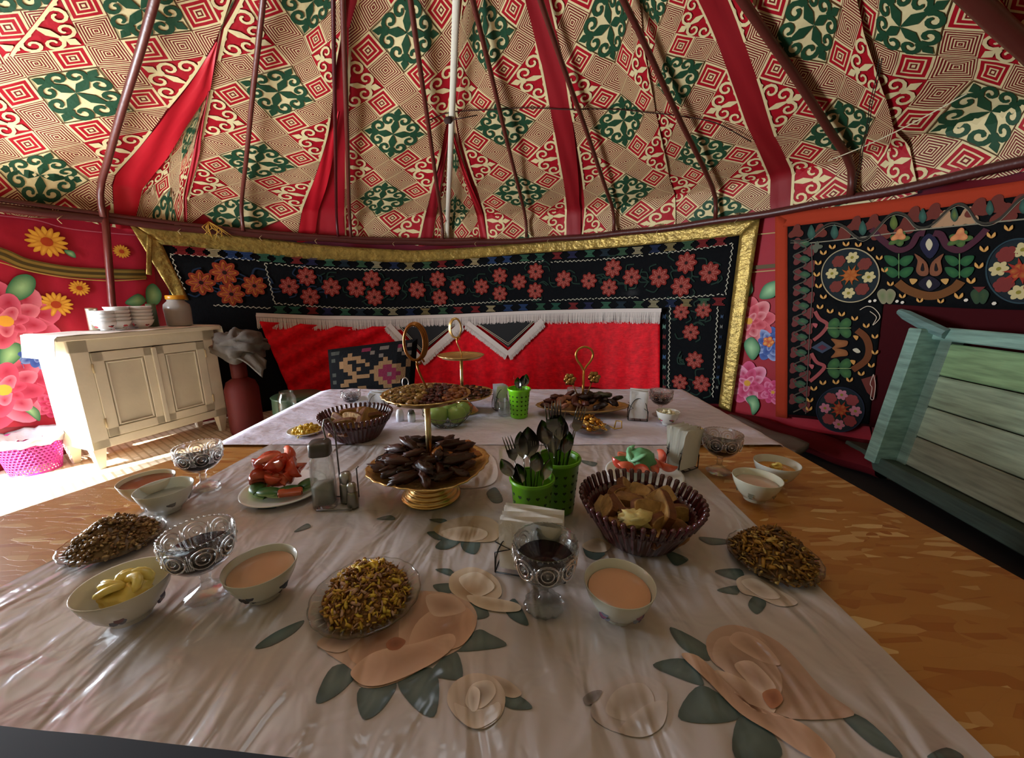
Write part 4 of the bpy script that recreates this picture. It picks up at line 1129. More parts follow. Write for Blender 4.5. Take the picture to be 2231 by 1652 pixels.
# right big rose
leaf((1422, 1450), (1492, 1438), (1534, 1492), (1480, 1480)); leaf((1477, 1562), (1528, 1494), (1612, 1556), (1556, 1577)); leaf((1601, 1651), (1612, 1560), (1682, 1597), (1700, 1651)); leaf((1460, 1368), (1536, 1405), (1544, 1440), (1486, 1414)); leaf((1826, 1552), (1887, 1567), (1967, 1648), (1900, 1625))
leaf((2020, 1650), (2062, 1628), (2100, 1651))
prt([(1543, 1385), (1600, 1362), (1697, 1400), (1790, 1500), (1860, 1560), (1697, 1562), (1624, 1492), (1550, 1440)], 'bc9c8a', 'b08c78', .0018)
prt([(1555, 1440), (1570, 1390), (1640, 1400), (1700, 1470), (1690, 1530), (1630, 1500)], 'c4a492', 'a88570', .0026)
prt([(1543, 1472), (1579, 1466), (1653, 1502), (1690, 1548), (1645, 1566), (1587, 1528)], 'cdae98', 'b8917a', .0032)
prt([(1484, 1432), (1521, 1434), (1575, 1485), (1640, 1548), (1745, 1578), (1820, 1651), (1769, 1655), (1682, 1600), (1609, 1555), (1543, 1489)], 'caa48c', 'b89078', .0038)
prt([(1660, 1515), (1690, 1505), (1705, 1530), (1680, 1548)], 'ac7050', '9c6248', .0044)
# soft pale blossom in the centre foreground
prt([(1290, 1560), (1310, 1500), (1380, 1470), (1450, 1500), (1440, 1570), (1370, 1600)], 'bfb2ae', 'bcaca2', .0014)
prt([(1320, 1550), (1345, 1500), (1400, 1490), (1425, 1530), (1380, 1570)], 'c4b6ae', 'b4a294', .0018)
prt([(1350, 1590), (1400, 1540), (1450, 1530), (1445, 1580), (1400, 1605)], 'c2b4ac', 'b8a89c', .0020)
prt([(1270, 1520), (1290, 1505), (1312, 1504), (1300, 1525), (1280, 1535)], '8d8482', '7d7674', .0018)
# small flower by the right-hand salad
leaf((1558, 1243), (1612, 1238), (1620, 1262), (1585, 1258)); leaf((1562, 1285), (1606, 1275), (1606, 1294)); leaf((1630, 1318), (1644, 1297), (1670, 1312), (1650, 1337))
prt([(1605, 1262), (1640, 1252), (1690, 1280), (1738, 1312), (1700, 1320), (1650, 1300), (1615, 1290)], 'd0bfb2', 'bca590', .0020)
prt([(1615, 1268), (1650, 1262), (1700, 1300), (1660, 1302)], 'dacbc0', 'c4ae9c', .0028)
rose_base.merge(pm); cl = rose_base.build('rose_tablecloth', vinyl); tag(cl, 'shiny vinyl tablecloth printed with large roses and grey-green leaves on the near table', 'tablecloth')

# plain lilac-white cloth on the far table
lil = vc('cotton_cloth', rough=.5, bump=.010, bscale=9, stretch=(1.6, 3, 1), spec=.4, noise_amt=.05, nscale=30)
def bh(x, y):
    return TZ+.005+max(0, noise.noise(Vector((x*9+y*8, y*10, 2)))*.008)
mb = MB(); mb.col = hx('dcd6e6')
def bfn(u, v):
    x = -1.165+2.24*u; y = 1.385+.90*v
    p = Vector((x, y, bh(x, y)+.002))
    if v > .985: p.z = TZ-.02-.25*(v-.985)/.015+.0; p.y = 2.287+.01*math.sin(x*20)
    if u < .02 and v < .985: p.x = -1.165-.008; p.z = TZ-.05*(.02-u)/.02
    if u > .985 and v < .985: p.x = 1.072; p.z = TZ-.05*(u-.985)/.015
    return p
mb.grid(bfn, 120, 66)
tag(mb.build('lilac_tablecloth', lil, solid=.0015), 'plain lilac-white crumpled tablecloth on the far table', 'tablecloth')

# ---------------- cabinet
H0 = .905
CFL, CFR = on_z(212, 1033, 0), on_z(498, 940, 0)
cax = (CFR-CFL); CW = cax.length; cax.normalize(); cd = Vector((-cax.y, cax.x, 0))   # cd points to the wall
cab = empty('cabinet', 'cream painted two-door cabinet with a cloth runner, standing against the flowered wall', 'cabinet', loc=CFL, rz=math.atan2(cax.y, cax.x))
cpaint = vc('cream_paint', rough=.45, bump=.0012, bscale=25, noise_amt=.08, nscale=6)
CC = hx('e8e0cc')
def cbox(name, x0, x1, y0, y1, z0, z1, col=CC, par=cab, bev=.004):
    mb = MB(); mb.box(((x0+x1)/2, (y0+y1)/2, (z0+z1)/2), (x1-x0, y1-y0, z1-z0), col=col, bev=bev); return mb.build(name, cpaint, par, smooth=False)
D_ = .34
mb = MB(); mb.col = CC
x0, x1, z0, z1 = 0, CW, .16, H0-.03
for c, s_ in (((.015, D_/2, (z0+z1)/2), (.03, D_, z1-z0)), ((CW-.015, D_/2, (z0+z1)/2), (.03, D_, z1-z0)), ((CW/2, D_-.01, (z0+z1)/2), (CW-.06, .02, z1-z0)), ((CW/2, D_/2, z0+.01), (CW-.06, D_-.02, .02)), ((CW/2, D_/2, z1-.01), (CW-.06, D_-.02, .02))):
    mb.box(c, s_)
mb.build('body', cpaint, cab, smooth=False)
mb = MB()
mb.box((CW/2, -.006, z1-.04), (CW, .03, .08), col=CC, bev=.003); mb.box((CW/2, -.006, z0+.03), (CW, .03, .06), col=CC, bev=.003)
for x in (.045, CW-.045): mb.box((x, -.006, (z0+z1)/2), (.09, .03, z1-z0), col=CC, bev=.003)
mb.build('face_frame', cpaint, cab, smooth=False)
cbox('top', -.05, CW+.04, -.05, D_+.01, H0-.03, H0)
for x, y in ((.035, .02), (CW-.035, .02), (.035, D_-.03), (CW-.035, D_-.03)):
    mb = MB(); mb.col = CC
    a = [(-.035, -.035), (.035, -.035), (.035, .03), (-.035, .03)]
    sx = .4
    top = [mb.vert((x+p[0], y+p[1], .17)) for p in a]; bot = [mb.vert((x+p[0]*sx, y+p[1]*sx, 0)) for p in a]
    for i in range(4): j = (i+1) % 4; mb.face(bot[i], bot[j], top[j], top[i])
    mb.face(*bot[::-1]); mb.face(*top); mb.build('leg', cpaint, cab, smooth=False)
dw = (CW-.18)/2
for k in range(2):
    xa = .09+k*dw; xb = xa+dw-.004; za, zb = z0+.065, z1-.085
    mb = MB(); y = -.016
    for c, s_ in ((((xa+xb)/2, y, zb-.03), (xb-xa, .022, .06)), (((xa+xb)/2, y, za+.03), (xb-xa, .022, .06)), ((xa+.03, y, (za+zb)/2), (.06, .022, zb-za)), ((xb-.03, y, (za+zb)/2), (.06, .022, zb-za))):
        mb.box(c, s_, col=CC, bev=.003)
    mb.box(((xa+xb)/2, y+.008, (za+zb)/2), (xb-xa-.1, .01, zb-za-.1), col=hx('dcd4c0'))
    for i in (1,):
        m_ = .072
        for c, s_ in ((((xa+xb)/2, y-.004, zb-m_), (xb-xa-2*m_+.012, .012, .010)), (((xa+xb)/2, y-.004, za+m_), (xb-xa-2*m_+.012, .012, .010)), ((xa+m_, y-.004, (za+zb)/2), (.010, .012, zb-za-2*m_)), ((xb-m_, y-.004, (za+zb)/2), (.010, .012, zb-za-2*m_))):
            mb.box(c, s_, col=hx('e6e0d0'), bev=.003)
    dr = mb.build('door', cpaint, cab, smooth=False)
    for z in (za+.10, zb-.10):
        mb = MB(); hxp = xa-.002 if k == 0 else xb+.002; mb.col = hx('d0bf98')
        mb.tube([(hxp, y-.013, z-.03), (hxp, y-.013, z+.03)], .006, 8); mb.build('hinge', cpaint, dr)
mb = MB(); mb.box((.09+dw-.006, -.036, (z0+z1)/2-.01), (.03, .014, z1-z0-.16), col=hx('e2dccb'), bev=.004); mb.build('cover_strip', cpaint, cab, smooth=False)
# runner cloth
rn = MB(); rn.col = hx('ddd6cc')
def rfn(u, v):
    x = -.115+(CW+.20)*u; y = -.052+(D_+.03)*v; z = H0+.004+.002*math.sin(x*30+y*9)
    e = .012
    if x < -.055: z = H0-.14*(-.055-x)/.06+.004; x = -.057-.018*(abs(-.055-x)/.06)
    if x > CW+.045: z = H0-.10*(x-CW-.045)/.04+.004; x = CW+.047+.012*(x-CW-.045)/.04
    return (x, y, z)
rn.grid(rfn, 60, 16)
rr = rn.build('runner', vc('runner_cloth', rough=.8, bump=.003, bscale=60), solid=.002)
tag(rr, 'white cloth runner with hanging ends spread over the cream cabinet', 'runner'); rr.location = CFL; rr.rotation_euler = (0, 0, math.atan2(cax.y, cax.x))
CT = H0+.008
# ---------------- things on the cabinet
china = vc('china', rough=.18, spec=.6, coat=.3)
def bowlmesh(mb, r=.06, h=.065, foot=.026, col=hx('dcdcd2'), n=32, M=None, inner=None):
    P = [(foot*.9, 0), (foot, .001), (foot*.96, .008), (foot*1.25, .012), (r*.72, h*.36), (r*.9, h*.68), (r, h*.985), (r*.993, h), (r*.965, h*.985), (r*.86, h*.66), (r*.66, h*.36), (foot*.9, .018), (0, .016)]
    cols = [col]*8+[inner or col]*5
    mb.lathe(P, n, cols=cols, M=M)
def deco(mb, r, h, n_, cols, M=None, z=.5, s=.011):
    """painted sprigs on the outside of a bowl"""
    for k in range(n_):
        a = 2*PI*k/n_+.3
        for j in range(5):
            aa = a+random.uniform(-.16, .16); zz = h*(z+random.uniform(-.13, .13)); rr_ = r*(.72+.28*min(1, (zz/h-.36)/.62) if zz/h > .36 else .6)*1.02+.0006
            pts = []
            for t in range(7):
                b = t*2*PI/7; pts.append((rr_*math.cos(aa+math.cos(b)*s/r), rr_*math.sin(aa+math.cos(b)*s/r), zz+math.sin(b)*s*.6))
            mb.poly(pts, hx(cols[j % len(cols)]))
def ctop(px, dv=.14):
    """point on the cabinet top in line with photo column px, dv metres behind the front"""
    o = CFL+cd*dv; d = ray(px, 700)
    k = (o.x*d.y-o.y*d.x)/(cax.y*d.x-cax.x*d.y); p = o+cax*k; return Vector((p.x, p.y, CT))
def stack(px, py, n_, label, grp):
    p = ctop(px)
    for k in range(n_):
        mb = MB(); bowlmesh(mb, .068, .06, .030, hx('e6e4e0'), 24)
        deco(mb, .068, .06, 4, ['c04048', 'c85058', '50483c'], z=.45, s=.012)
        o = mb.build('bowl', china, loc=(p.x, p.y, CT+.001+k*.024)); o.rotation_euler = (0, 0, 2.6+k*.3)
        tag(o, label, 'bowl', grp)
stack(228, 706, 4, 'white bowl with red sprigs in the left stack on the cabinet', 'left bowl stack on the cabinet')
stack(259, 712, 5, 'white bowl with red sprigs in the middle stack on the cabinet', 'middle bowl stack on the cabinet')
stack(310, 708, 5, 'white bowl with red sprigs in the right-hand stack on the cabinet', 'right bowl stack on the cabinet')
p = ctop(204, .22)
mb = MB(); mb.lathe([(.032, 0), (.033, .005), (.03, .13), (.031, .14), (.029, .15), (0, .152)], 20, c=(p.x-.02, p.y+.02, CT), cols=[hx('c8c0a8')]*6)
tag(mb.build('tumbler', vc('steel', rough=.3, metal=.9)), 'tall pale metal tumbler behind the left bowl stack on the cabinet', 'tumbler')
p = ctop(288, .27)
mb = MB(); mb.col = hx('b8b4ae'); mb.lathe([(.05, 0), (.055, .01), (.055, .10), (.057, .102), (.05, .105)], 24, c=(p.x, p.y, CT))
pot = mb.build('pot', MATS['steel']); tag(pot, 'small steel lidded pot behind the bowl stacks on the cabinet', 'pot')
mb = MB(); mb.col = hx('c8c4be'); mb.lathe([(.06, .104), (.06, .11), (.03, .124), (.008, .128), (.008, .135), (.012, .142), (0, .148)], 24, c=(p.x, p.y, CT)); mb.build('lid', MATS['steel'], pot)
p = ctop(318, .26)
mb = MB(); mb.col = hx('4a5a42'); c0 = Vector((p.x+.03, p.y+.03, CT))
mb.tube([c0+Vector((0, 0, 0.001)), c0+Vector((0, 0, .17))], .03, 14)
tag(mb.build('canister', vc('enamel', rough=.35)), 'dark green cylindrical canister behind the steel pot on the cabinet', 'canister')
# jar with yellow lid
p = ctop(391, .14); jp = (0, 0, 0)
mb = MB(); mb.col = hx('d8d4cc'); mb.lathe([(.058, 0), (.066, .006), (.068, .05), (.07, .11), (.066, .135), (.045, .155), (.045, .168), (.042, .168), (.042, .155), (.062, .133), (.065, .11), (.063, .05), (.06, .01), (0, .008)], 28, c=jp)
jar = mb.build('jar', vc('cloudy_plastic', rough=.25, trans=.55)); tag(jar, 'cloudy plastic jar with a yellow lid on the right end of the cabinet', 'jar')
mb = MB(); mb.lathe([(.048, .166), (.050, .168), (.050, .188), (.046, .192), (0, .192)], 28, c=jp, cols=[hx('c88a1c')]*5); mb.build('lid', vc('plastic', rough=.35), jar)
mb = MB(); mb.lathe([(.0, .009), (.06, .011), (.062, .07), (0, .072)], 28, c=jp, cols=[hx('a07a5c')]*4); mb.build('contents', vc('grain', rough=.9, bump=.002, bscale=120), jar)
jar.location = p; jar.scale = (1.22,)*3

# ---------------- pink waste basket with bag
bk_ = on_z(82, 1030, 0); 
mb = MB(); mb.col = hx('b82880')
def bkt(a, z): r_ = .115+.045*z/.26; return Vector((bk_.x+r_*math.cos(a), bk_.y+r_*math.sin(a)*.95, z))
NA, NZ = 40, 11
for j in range(NZ):
    for i in range(NA):
        a0, a1 = 2*PI*i/NA, 2*PI*(i+1)/NA; za, zb = .03+.2*j/NZ, .03+.2*(j+1)/NZ
        sh = (.5*(j % 2))*2*PI/NA; a0 += sh; a1 += sh
        o_ = [bkt(a0, za), bkt(a1, za), bkt(a1, zb), bkt(a0, zb)]
        am_, zm = (a0+a1)/2, (za+zb)/2; ka, kz = (a1-a0)*.30, (zb-za)*.30
        i_ = [bkt(am_-ka, zm-kz), bkt(am_+ka, zm-kz), bkt(am_+ka, zm+kz), bkt(am_-ka, zm+kz)]
        O = [mb.vert(q) for q in o_]; I_ = [mb.vert(q) for q in i_]
        for q in range(4): w_ = (q+1) % 4; mb.face(O[q], O[w_], I_[w_], I_[q])
for z0_, z1_ in ((.0, .03), (.23, .26)):
    mb.grid(lambda u, v: bkt(2*PI*u, z0_+(z1_-z0_)*v), 40, 1)
pink = mb.build('waste_basket', vc('pink_plastic', rough=.35, spec=.5, sss=.1), solid=.003); tag(pink, 'bright pink perforated plastic waste basket beside the cabinet', 'waste basket')
mb = MB(); mb.lathe([(0, 0.004), (.112, .004), (.114, .012), (0, .012)], 32, c=(bk_.x, bk_.y, 0), cols=[hx('c83088')]*4); mb.build('base', MATS['pink_plastic'], pink)
mb = MB(); mb.col = hx('c8c4cc')
def bag(u, v):
    a = 2*PI*u; k = v
    r_ = .158+.02*math.sin(PI*min(1, k*1.3))
    z = .215+.06*k/.6 if k < .6 else .275-.06*(k-.6)/.4
    n_ = noise.noise(Vector((math.cos(a)*3, math.sin(a)*3, v*4)))
    r_ += .02*n_; z += .02*noise.noise(Vector((math.cos(a)*4, math.sin(a)*4, v*3+7)))
    if k >= .6: r_ = (.165-.075*(k-.6)/.4)+.02*n_
    return Vector((bk_.x+r_*math.cos(a), bk_.y+r_*math.sin(a)*.95, z))
mb.grid(bag, 48, 12, wrap=True)
tag(mb.build('bin_bag', vc('thin_plastic', rough=.3, bump=.006, bscale=25, trans=.3)), 'crumpled translucent plastic bag lining the pink waste basket', 'bin bag')

# ---------------- red gas cylinder, grey cloths, green barrel with glass jar
gp = Vector((-2.16, 3.30, 0))
def atxy(px, Y): d = ray(px, 850); return d.x/d.y*Y
gx = atxy(527, 3.05)
mb = MB(); mb.col = hx('5c1612')
mb.lathe([(.10, .022), (.115, .03), (.12, .06), (.12, .40), (.10, .46), (.055, .49), (.045, .50), (.045, .56), (0, .57)], 28, c=(gx, 3.05, 0))
cyl = mb.build('gas_cylinder', vc('red_enamel', rough=.65, spec=.3, noise_amt=.15)); tag(cyl, 'red gas cylinder standing between the cabinet and the red velvet', 'gas cylinder')
mb = MB(); mb.col = hx('541410'); mb.lathe([(.05, .49), (.056, .50), (.056, .62), (.048, .63), (.048, .5)], 20, c=(gx, 3.05, 0)); mb.build('collar', MATS['red_enamel'], cyl)
gk = vc('grey_cloth', rough=.9, bump=.004, bscale=30)
def cloth_lump(c, r, seed, col):
    mb = MB(); mb.blob(c, r, n=40, m=24, col=hx(col), seed=seed, amp=.35, fr=2.6)
    for i, v_ in enumerate(mb.v):
        n_ = noise.noise(Vector(v_)*14+Vector((seed, 0, 0)))
        mb.v[i] = (v_[0]+n_*.02, v_[1]+n_*.02, v_[2]+.012*math.sin(v_[2]*90+v_[0]*30))
    return mb
cc = Vector((atxy(536, 3.05), 3.05, .755))
tag(cloth_lump(cc, (.19, .15, .12), 3, '544c44').build('folded_cloth', gk), 'crumpled grey-brown cloths heaped on the red gas cylinder', 'cloth')
mb = MB(); mb.col = hx('5c544a')
a, b = Vector((atxy(525, 2.98), 2.95, .72)), Vector((atxy(583, 2.98), 2.98, .575))
def flap(u, v):
    p = a.lerp(b, v); return p+Vector((.0, .04, .05))*(u-.5)*2+Vector((0, 0, .03*math.sin(v*PI)))+Vector((0, 0, .012*math.sin(u*9+v*5)))
mb.grid(flap, 10, 14); tag(mb.build('hanging_cloth', gk, solid=.012), 'end of a grey cloth hanging out of the heap towards the red velvet', 'cloth')
gx2 = atxy(655, 2.95)
mb = MB(); mb.col = hx('2a3a24'); mb.lathe([(.17, .022), (.175, .03), (.185, .2), (.18, .36), (.188, .37), (.18, .375), (0, .36)], 32, c=(gx2-.03, 2.95, 0))
tag(mb.build('barrel', vc('enamel')), 'dark green enamelled barrel low in front of the red velvet', 'barrel')
gl = glassmat('clear_glass')
mb = MB(); jx = atxy(622, 2.68); mb.lathe([(.055, .36), (.06, .365), (.06, .50), (.045, .53), (.045, .55), (.041, .55), (.041, .53), (.056, .498), (.056, .37), (0, .368)], 24, c=(jx, 2.68, -.08))
gj = mb.build('glass_jar', gl); tag(gj, 'empty clear glass jar standing on a stool behind the left edge of the far table', 'jar')
mb = MB(); mb.col = hx('3a2c22'); mb.box((jx, 2.68, .255), (.24, .24, .03), bev=.004)
st = mb.build('stool', wood, smooth=False); tag(st, 'small dark wooden stool behind the far table on the left', 'stool')
for i in (-1, 1):
    for j in (-1, 1):
        mb = MB(); mb.col = hx('3a2c22'); mb.box((jx+i*.09, 2.68+j*.09, .131), (.03, .03, .218)); mb.build('leg', wood, st, smooth=False)

# ---------------- carpet cushion leaning on the velvet
PB = [on_y(722, 862, 2.98), on_y(902, 850, 2.98)]
PT = [on_y(714, 762, 3.12), on_y(910, 738, 3.16)]
cu = MB(); pat = ["kkkkkkkkkkkkkkkkkkkk", "kggkkkkkrrkkwwkkrkwk", "kkkkktkkkkwkkkkkwkkk", "kgkkttttkkkkwkkkkwwk", "kkkttkkttkkkktkkkkkk", "kkktttkkktkktttkkktk",
       "kkkkttktkkkttrrttktk", "kgkkkttkkkttrrrrttkk", "kkkkkkttttktrrwrrtkk", "kgkktttkkkkttrrrttkk", "kkkttkkkkkkkttrttkkk", "kkkkkkkttkkkkttkkkkk", "kgkkkgkkkgkkkkgkkkgk"]
cm = {'k': hx('0c0c0e'), 't': hx('6e5238'), 'r': hx('5c1c2e'), 'g': hx('34342f'), 'w': hx('584e46')}
nu, nv = 20, 13
def cush(u, v, side):
    p = PT[0].lerp(PT[1], u).lerp(PB[0].lerp(PB[1], u), v)
    e = min(1, 5*min(u, 1-u, v, 1-v)); bul = .05*math.sqrt(max(0, e))+.02*math.sin(PI*u)*math.sin(PI*v)
    return p+Vector((0, -1, .2)).normalized()*bul*side
for side in (1, -1):
    for j in range(nv):
        for i in range(nu):
            q = [cush(i/nu, j/nv, side), cush((i+1)/nu, j/nv, side), cush((i+1)/nu, (j+1)/nv, side), cush(i/nu, (j+1)/nv, side)]
            cu.poly(q if side < 0 else q[::-1], cm[pat[j][i]])
tag(cu.build('carpet_cushion', vc('carpet_wool', rough=.95, spec=.1, bump=.003, bscale=90), smooth=False), 'black and tan carpet cushion with stepped diamonds leaning against the red velvet', 'cushion')
# ============================================================ tableware
def tpos(px, py, z=None):
    p = on_z(px, py, TZ+.008); return Vector((p.x, p.y, TZ+.008))
def facecam(p): return math.atan2(-p.x, p.y)     # rotation that turns +y away from the camera
cut = glassmat('pressed_glass', refr=.4)
liq = vc('dark_cordial', rough=.12, spec=.25)
relief = glassmat('moulded_glass', refr=.85)
# ---- pressed glass goblet
def goblet(px, py, label, s=1.0, cherries=False):
    p = tpos(px, py)
    g = empty('goblet', label, 'goblet', loc=p)
    P = [(0, .001), (.034, .0), (.037, .003), (.036, .006), (.024, .012), (.010, .022), (.0075, .034), (.010, .040), (.0075, .046), (.012, .054), (.034, .064), (.047, .078), (.054, .098), (.057, .130), (.0575, .134), (.055, .134), (.0515, .100), (.044, .081), (.030, .069), (.010, .062), (0, .061)]
    mb = MB(); mb.lathe([(r*s, z*s) for r, z in P], 40, rad=lambda a, k: 1+(.05*math.cos(a*12) if 1 <= k <= 5 else .014*math.cos(a*20) if k in (12, 13, 14) else 0))
    b = mb.build('glass_body', cut, g)
    mb = MB()
    for k in range(8):       # moulded eyes round the bowl
        a = 2*PI*k/8; zc = .106*s; rr = .0565*s
        for rad_, tr in ((.019, .0017), (.011, .0015)):
            pts = []
            for j in range(18):
                t = 2*PI*j/18; aa = a+math.cos(t)*rad_*s/rr; z = zc+math.sin(t)*rad_*s; rz = rr*(1.0+(z-zc)*1.6)
                pts.append((rz*math.cos(aa), rz*math.sin(aa), z))
            mb.tube(pts, tr*s, 5, closed=True)
        mb.blob((rr*1.0*math.cos(a), rr*math.sin(a), zc), .004*s, 6, 4)
        for j in range(5):
            t = a+PI/8+(j-2)*.05; mb.tube([(rr*.93*math.cos(t), rr*.93*math.sin(t), zc-.018*s), (rr*1.01*math.cos(t), rr*1.01*math.sin(t), zc+(.002+.012*(2-abs(j-2))/2)*s)], .0012*s, 4)
    for k in range(40):
        t = 2*PI*k/40; mb.blob((.0572*s*math.cos(t), .0572*s*math.sin(t), .1335*s), .0017*s, 5, 3)
    mb.build('moulded_relief', relief, g)
    mb = MB(); mb.col = hx('1e060c')
    mb.lathe([(0, .0590*s), (.010*s, .0600*s), (.0325*s, .0675*s), (.0458*s, .080*s), (.0525*s, .097*s), (.0530*s, .0995*s), (0, .0995*s)], 40)
    mb.build('dark_drink', liq, g)
    return g
goblet(455, 1293, 'pressed glass goblet of dark drink, front left between the butter bowl and a sauce bowl')
goblet(1185, 1318, 'pressed glass goblet of dark drink in front of the napkin holder')
goblet(447, 1063, 'pressed glass goblet of dark drink at the left beyond two china bowls')
goblet(1565, 1028, 'pressed glass goblet of dark drink on bare board beside the white napkins')
goblet(1437, 905, 'pressed glass goblet of dark drink on the far cloth behind the sugar bowl', .92)
# ---- china bowls
def bowl(px, py, label, content, deco_cols=('7a6a78', '8a9a80', 'a06070'), col='c4c4b8', r=.062, h=.068, cz=.74):
    p = tpos(px, py); mb = MB(); bowlmesh(mb, r, h, r*.44, hx(col), 40)
    deco(mb, r, h, 5, deco_cols, z=.42, s=.009)
    o = mb.build('china_bowl', china, loc=p); o.rotation_euler = (0, 0, random.uniform(0, 6)); tag(o, label, 'bowl')
    if content:
        name, clab, cc_, mat, kind = content
        mb = MB(); mb.col = hx(cc_)
        rr = r*(.86+(.993-.86)*(cz-.66)/.34)*.965
        if kind == 'liquid':
            mb.lathe([(0, h*.3), (r*.55, h*.34), (r*.80, h*.6), (rr, h*cz), (rr*.98, h*cz+.0012), (rr*.5, h*cz+.0004), (0, h*cz)], 36)
            f = mb.build(name, mat, loc=p)
        else:
            mb.lathe([(0, h*.3), (r*.55, h*.34), (r*.72, h*.55), (0, h*.58)], 24)
            f = mb.build(name, mat, loc=p)
        tag(f, clab, name.replace('_', ' '))
        return p, f
    return p, None
cream = vc('sauce', rough=.25, spec=.5, sss=.2); butterm = vc('butter', rough=.35, sss=.2, bump=.0015, bscale=60)
bowl(578, 1296, 'white china bowl of pinkish tea sauce right of the front left goblet', ('milky_tea', 'milky pink-brown tea in the bowl right of the front left goblet', 'c79c7c', cream, 'liquid'), ('1c2a38', '2a2030', '303848'), cz=.80)
bowl(1345, 1338, 'white china bowl of milky tea right of the centre goblet', ('milky_tea', 'milky tea in the bowl right of the centre goblet', 'd4a07c', cream, 'liquid'), ('5a4060', '6a7080', '804860'), cz=.76)
bowl(1643, 1088, 'small white china bowl of milky tea on the bare board at the right', ('milky_tea', 'milky tea in the bowl on the bare board at the right', 'c8b0a0', cream, 'liquid'), ('5a5a48', '7a7a68', '5a5a48'), 'c8c8b4', cz=.72)
bowl(330, 1092, 'white china bowl of brown tea, rearmost bowl at the left', ('brown_tea', 'reddish brown tea in the rearmost bowl at the left', '8c4a2c', cream, 'liquid'), ('b09050', 'a08848', 'b09050'), 'd8cdb4', cz=.84)
bowl(368, 1112, 'white china bowl left of the far left goblet with a small grey sprig', ('clear_water', 'pale liquid in the white bowl left of the far left goblet', 'a8a8a0', cream, 'liquid'), ('585858', '686868', '585858'), 'd0d4cc', cz=.60)
pb, _ = bowl(288, 1342, 'white china bowl holding curls of yellow butter at the front left', None, ('5a5068', '6a6a78', '7a5a60'), 'd8d2c4', r=.066, h=.072)
pb2, _ = bowl(1686, 1052, 'white china bowl with a lump of butter, farther of two bowls on the bare board', ('honey', 'amber honey round the butter in the farther right bowl', 'd08c2c', cream, 'liquid'), ('c8a050', 'a08848', 'c8a050'), cz=.68)
pb3, _ = bowl(1453, 925, 'small white china bowl of sugar lumps on the far cloth at the right', None, ('b06070', '304058', 'a09a50'), 'dcdcd4', r=.05, h=.062)
def butter(p, s, label, z0, n_=7, lump='butter'):
    mb = MB(); rs = random.Random(11)
    mb.blob((0, 0, z0+.008*s), (.036*s, .030*s, .020*s), 20, 12, col=hx('dcc060'), seed=5, amp=.4, fr=3)
    for k in range(n_):
        a = rs.uniform(0, 6.28); r_ = .022*s*rs.random()
        pts = [Vector((r_*math.cos(a), r_*math.sin(a), z0+.018*s))+Vector((math.cos(t+a)*.016*s, math.sin(t+a)*.012*s, .010*s*math.sin(t*1.1)+.003*s*t)) for t in [i*.42 for i in range(8)]]
        mb.tube(pts, [.004*s]+[.0085*s]*6+[.004*s], 8, col=hx('e8d070'), flat=.7)
    o = mb.build('butter', butterm, loc=p); return tag(o, label, 'butter')
butter(pb, 1.05, 'curls of pale yellow butter in the front left china bowl', .040)
butter(pb2, .45, 'small lump of yellow butter in the honey bowl at the right', .048, 3)
rs = random.Random(2)
for k in range(11):
    mb = MB(); a = k*2.4; r_ = .033*math.sqrt((k+.5)/11); q = .0
    M = Matrix.Translation(Vector((r_*math.cos(a), r_*math.sin(a), .050+.014*(1-(r_/.033)))))@Matrix.Rotation(rs.uniform(0, 3), 4, 'X')@Matrix.Rotation(rs.uniform(0, 3), 4, 'Z')
    mb.box((0, 0, 0), (.016, .014, .011), M=M, col=hx('e4dcb8'), bev=.003)
    tag(mb.build('sugar_lump', vc('sugar', rough=.7, sss=.2), smooth=False, loc=pb3), 'pale sugar lump heaped in the small bowl on the far cloth', 'sugar lump', 'sugar lumps in the small bowl')
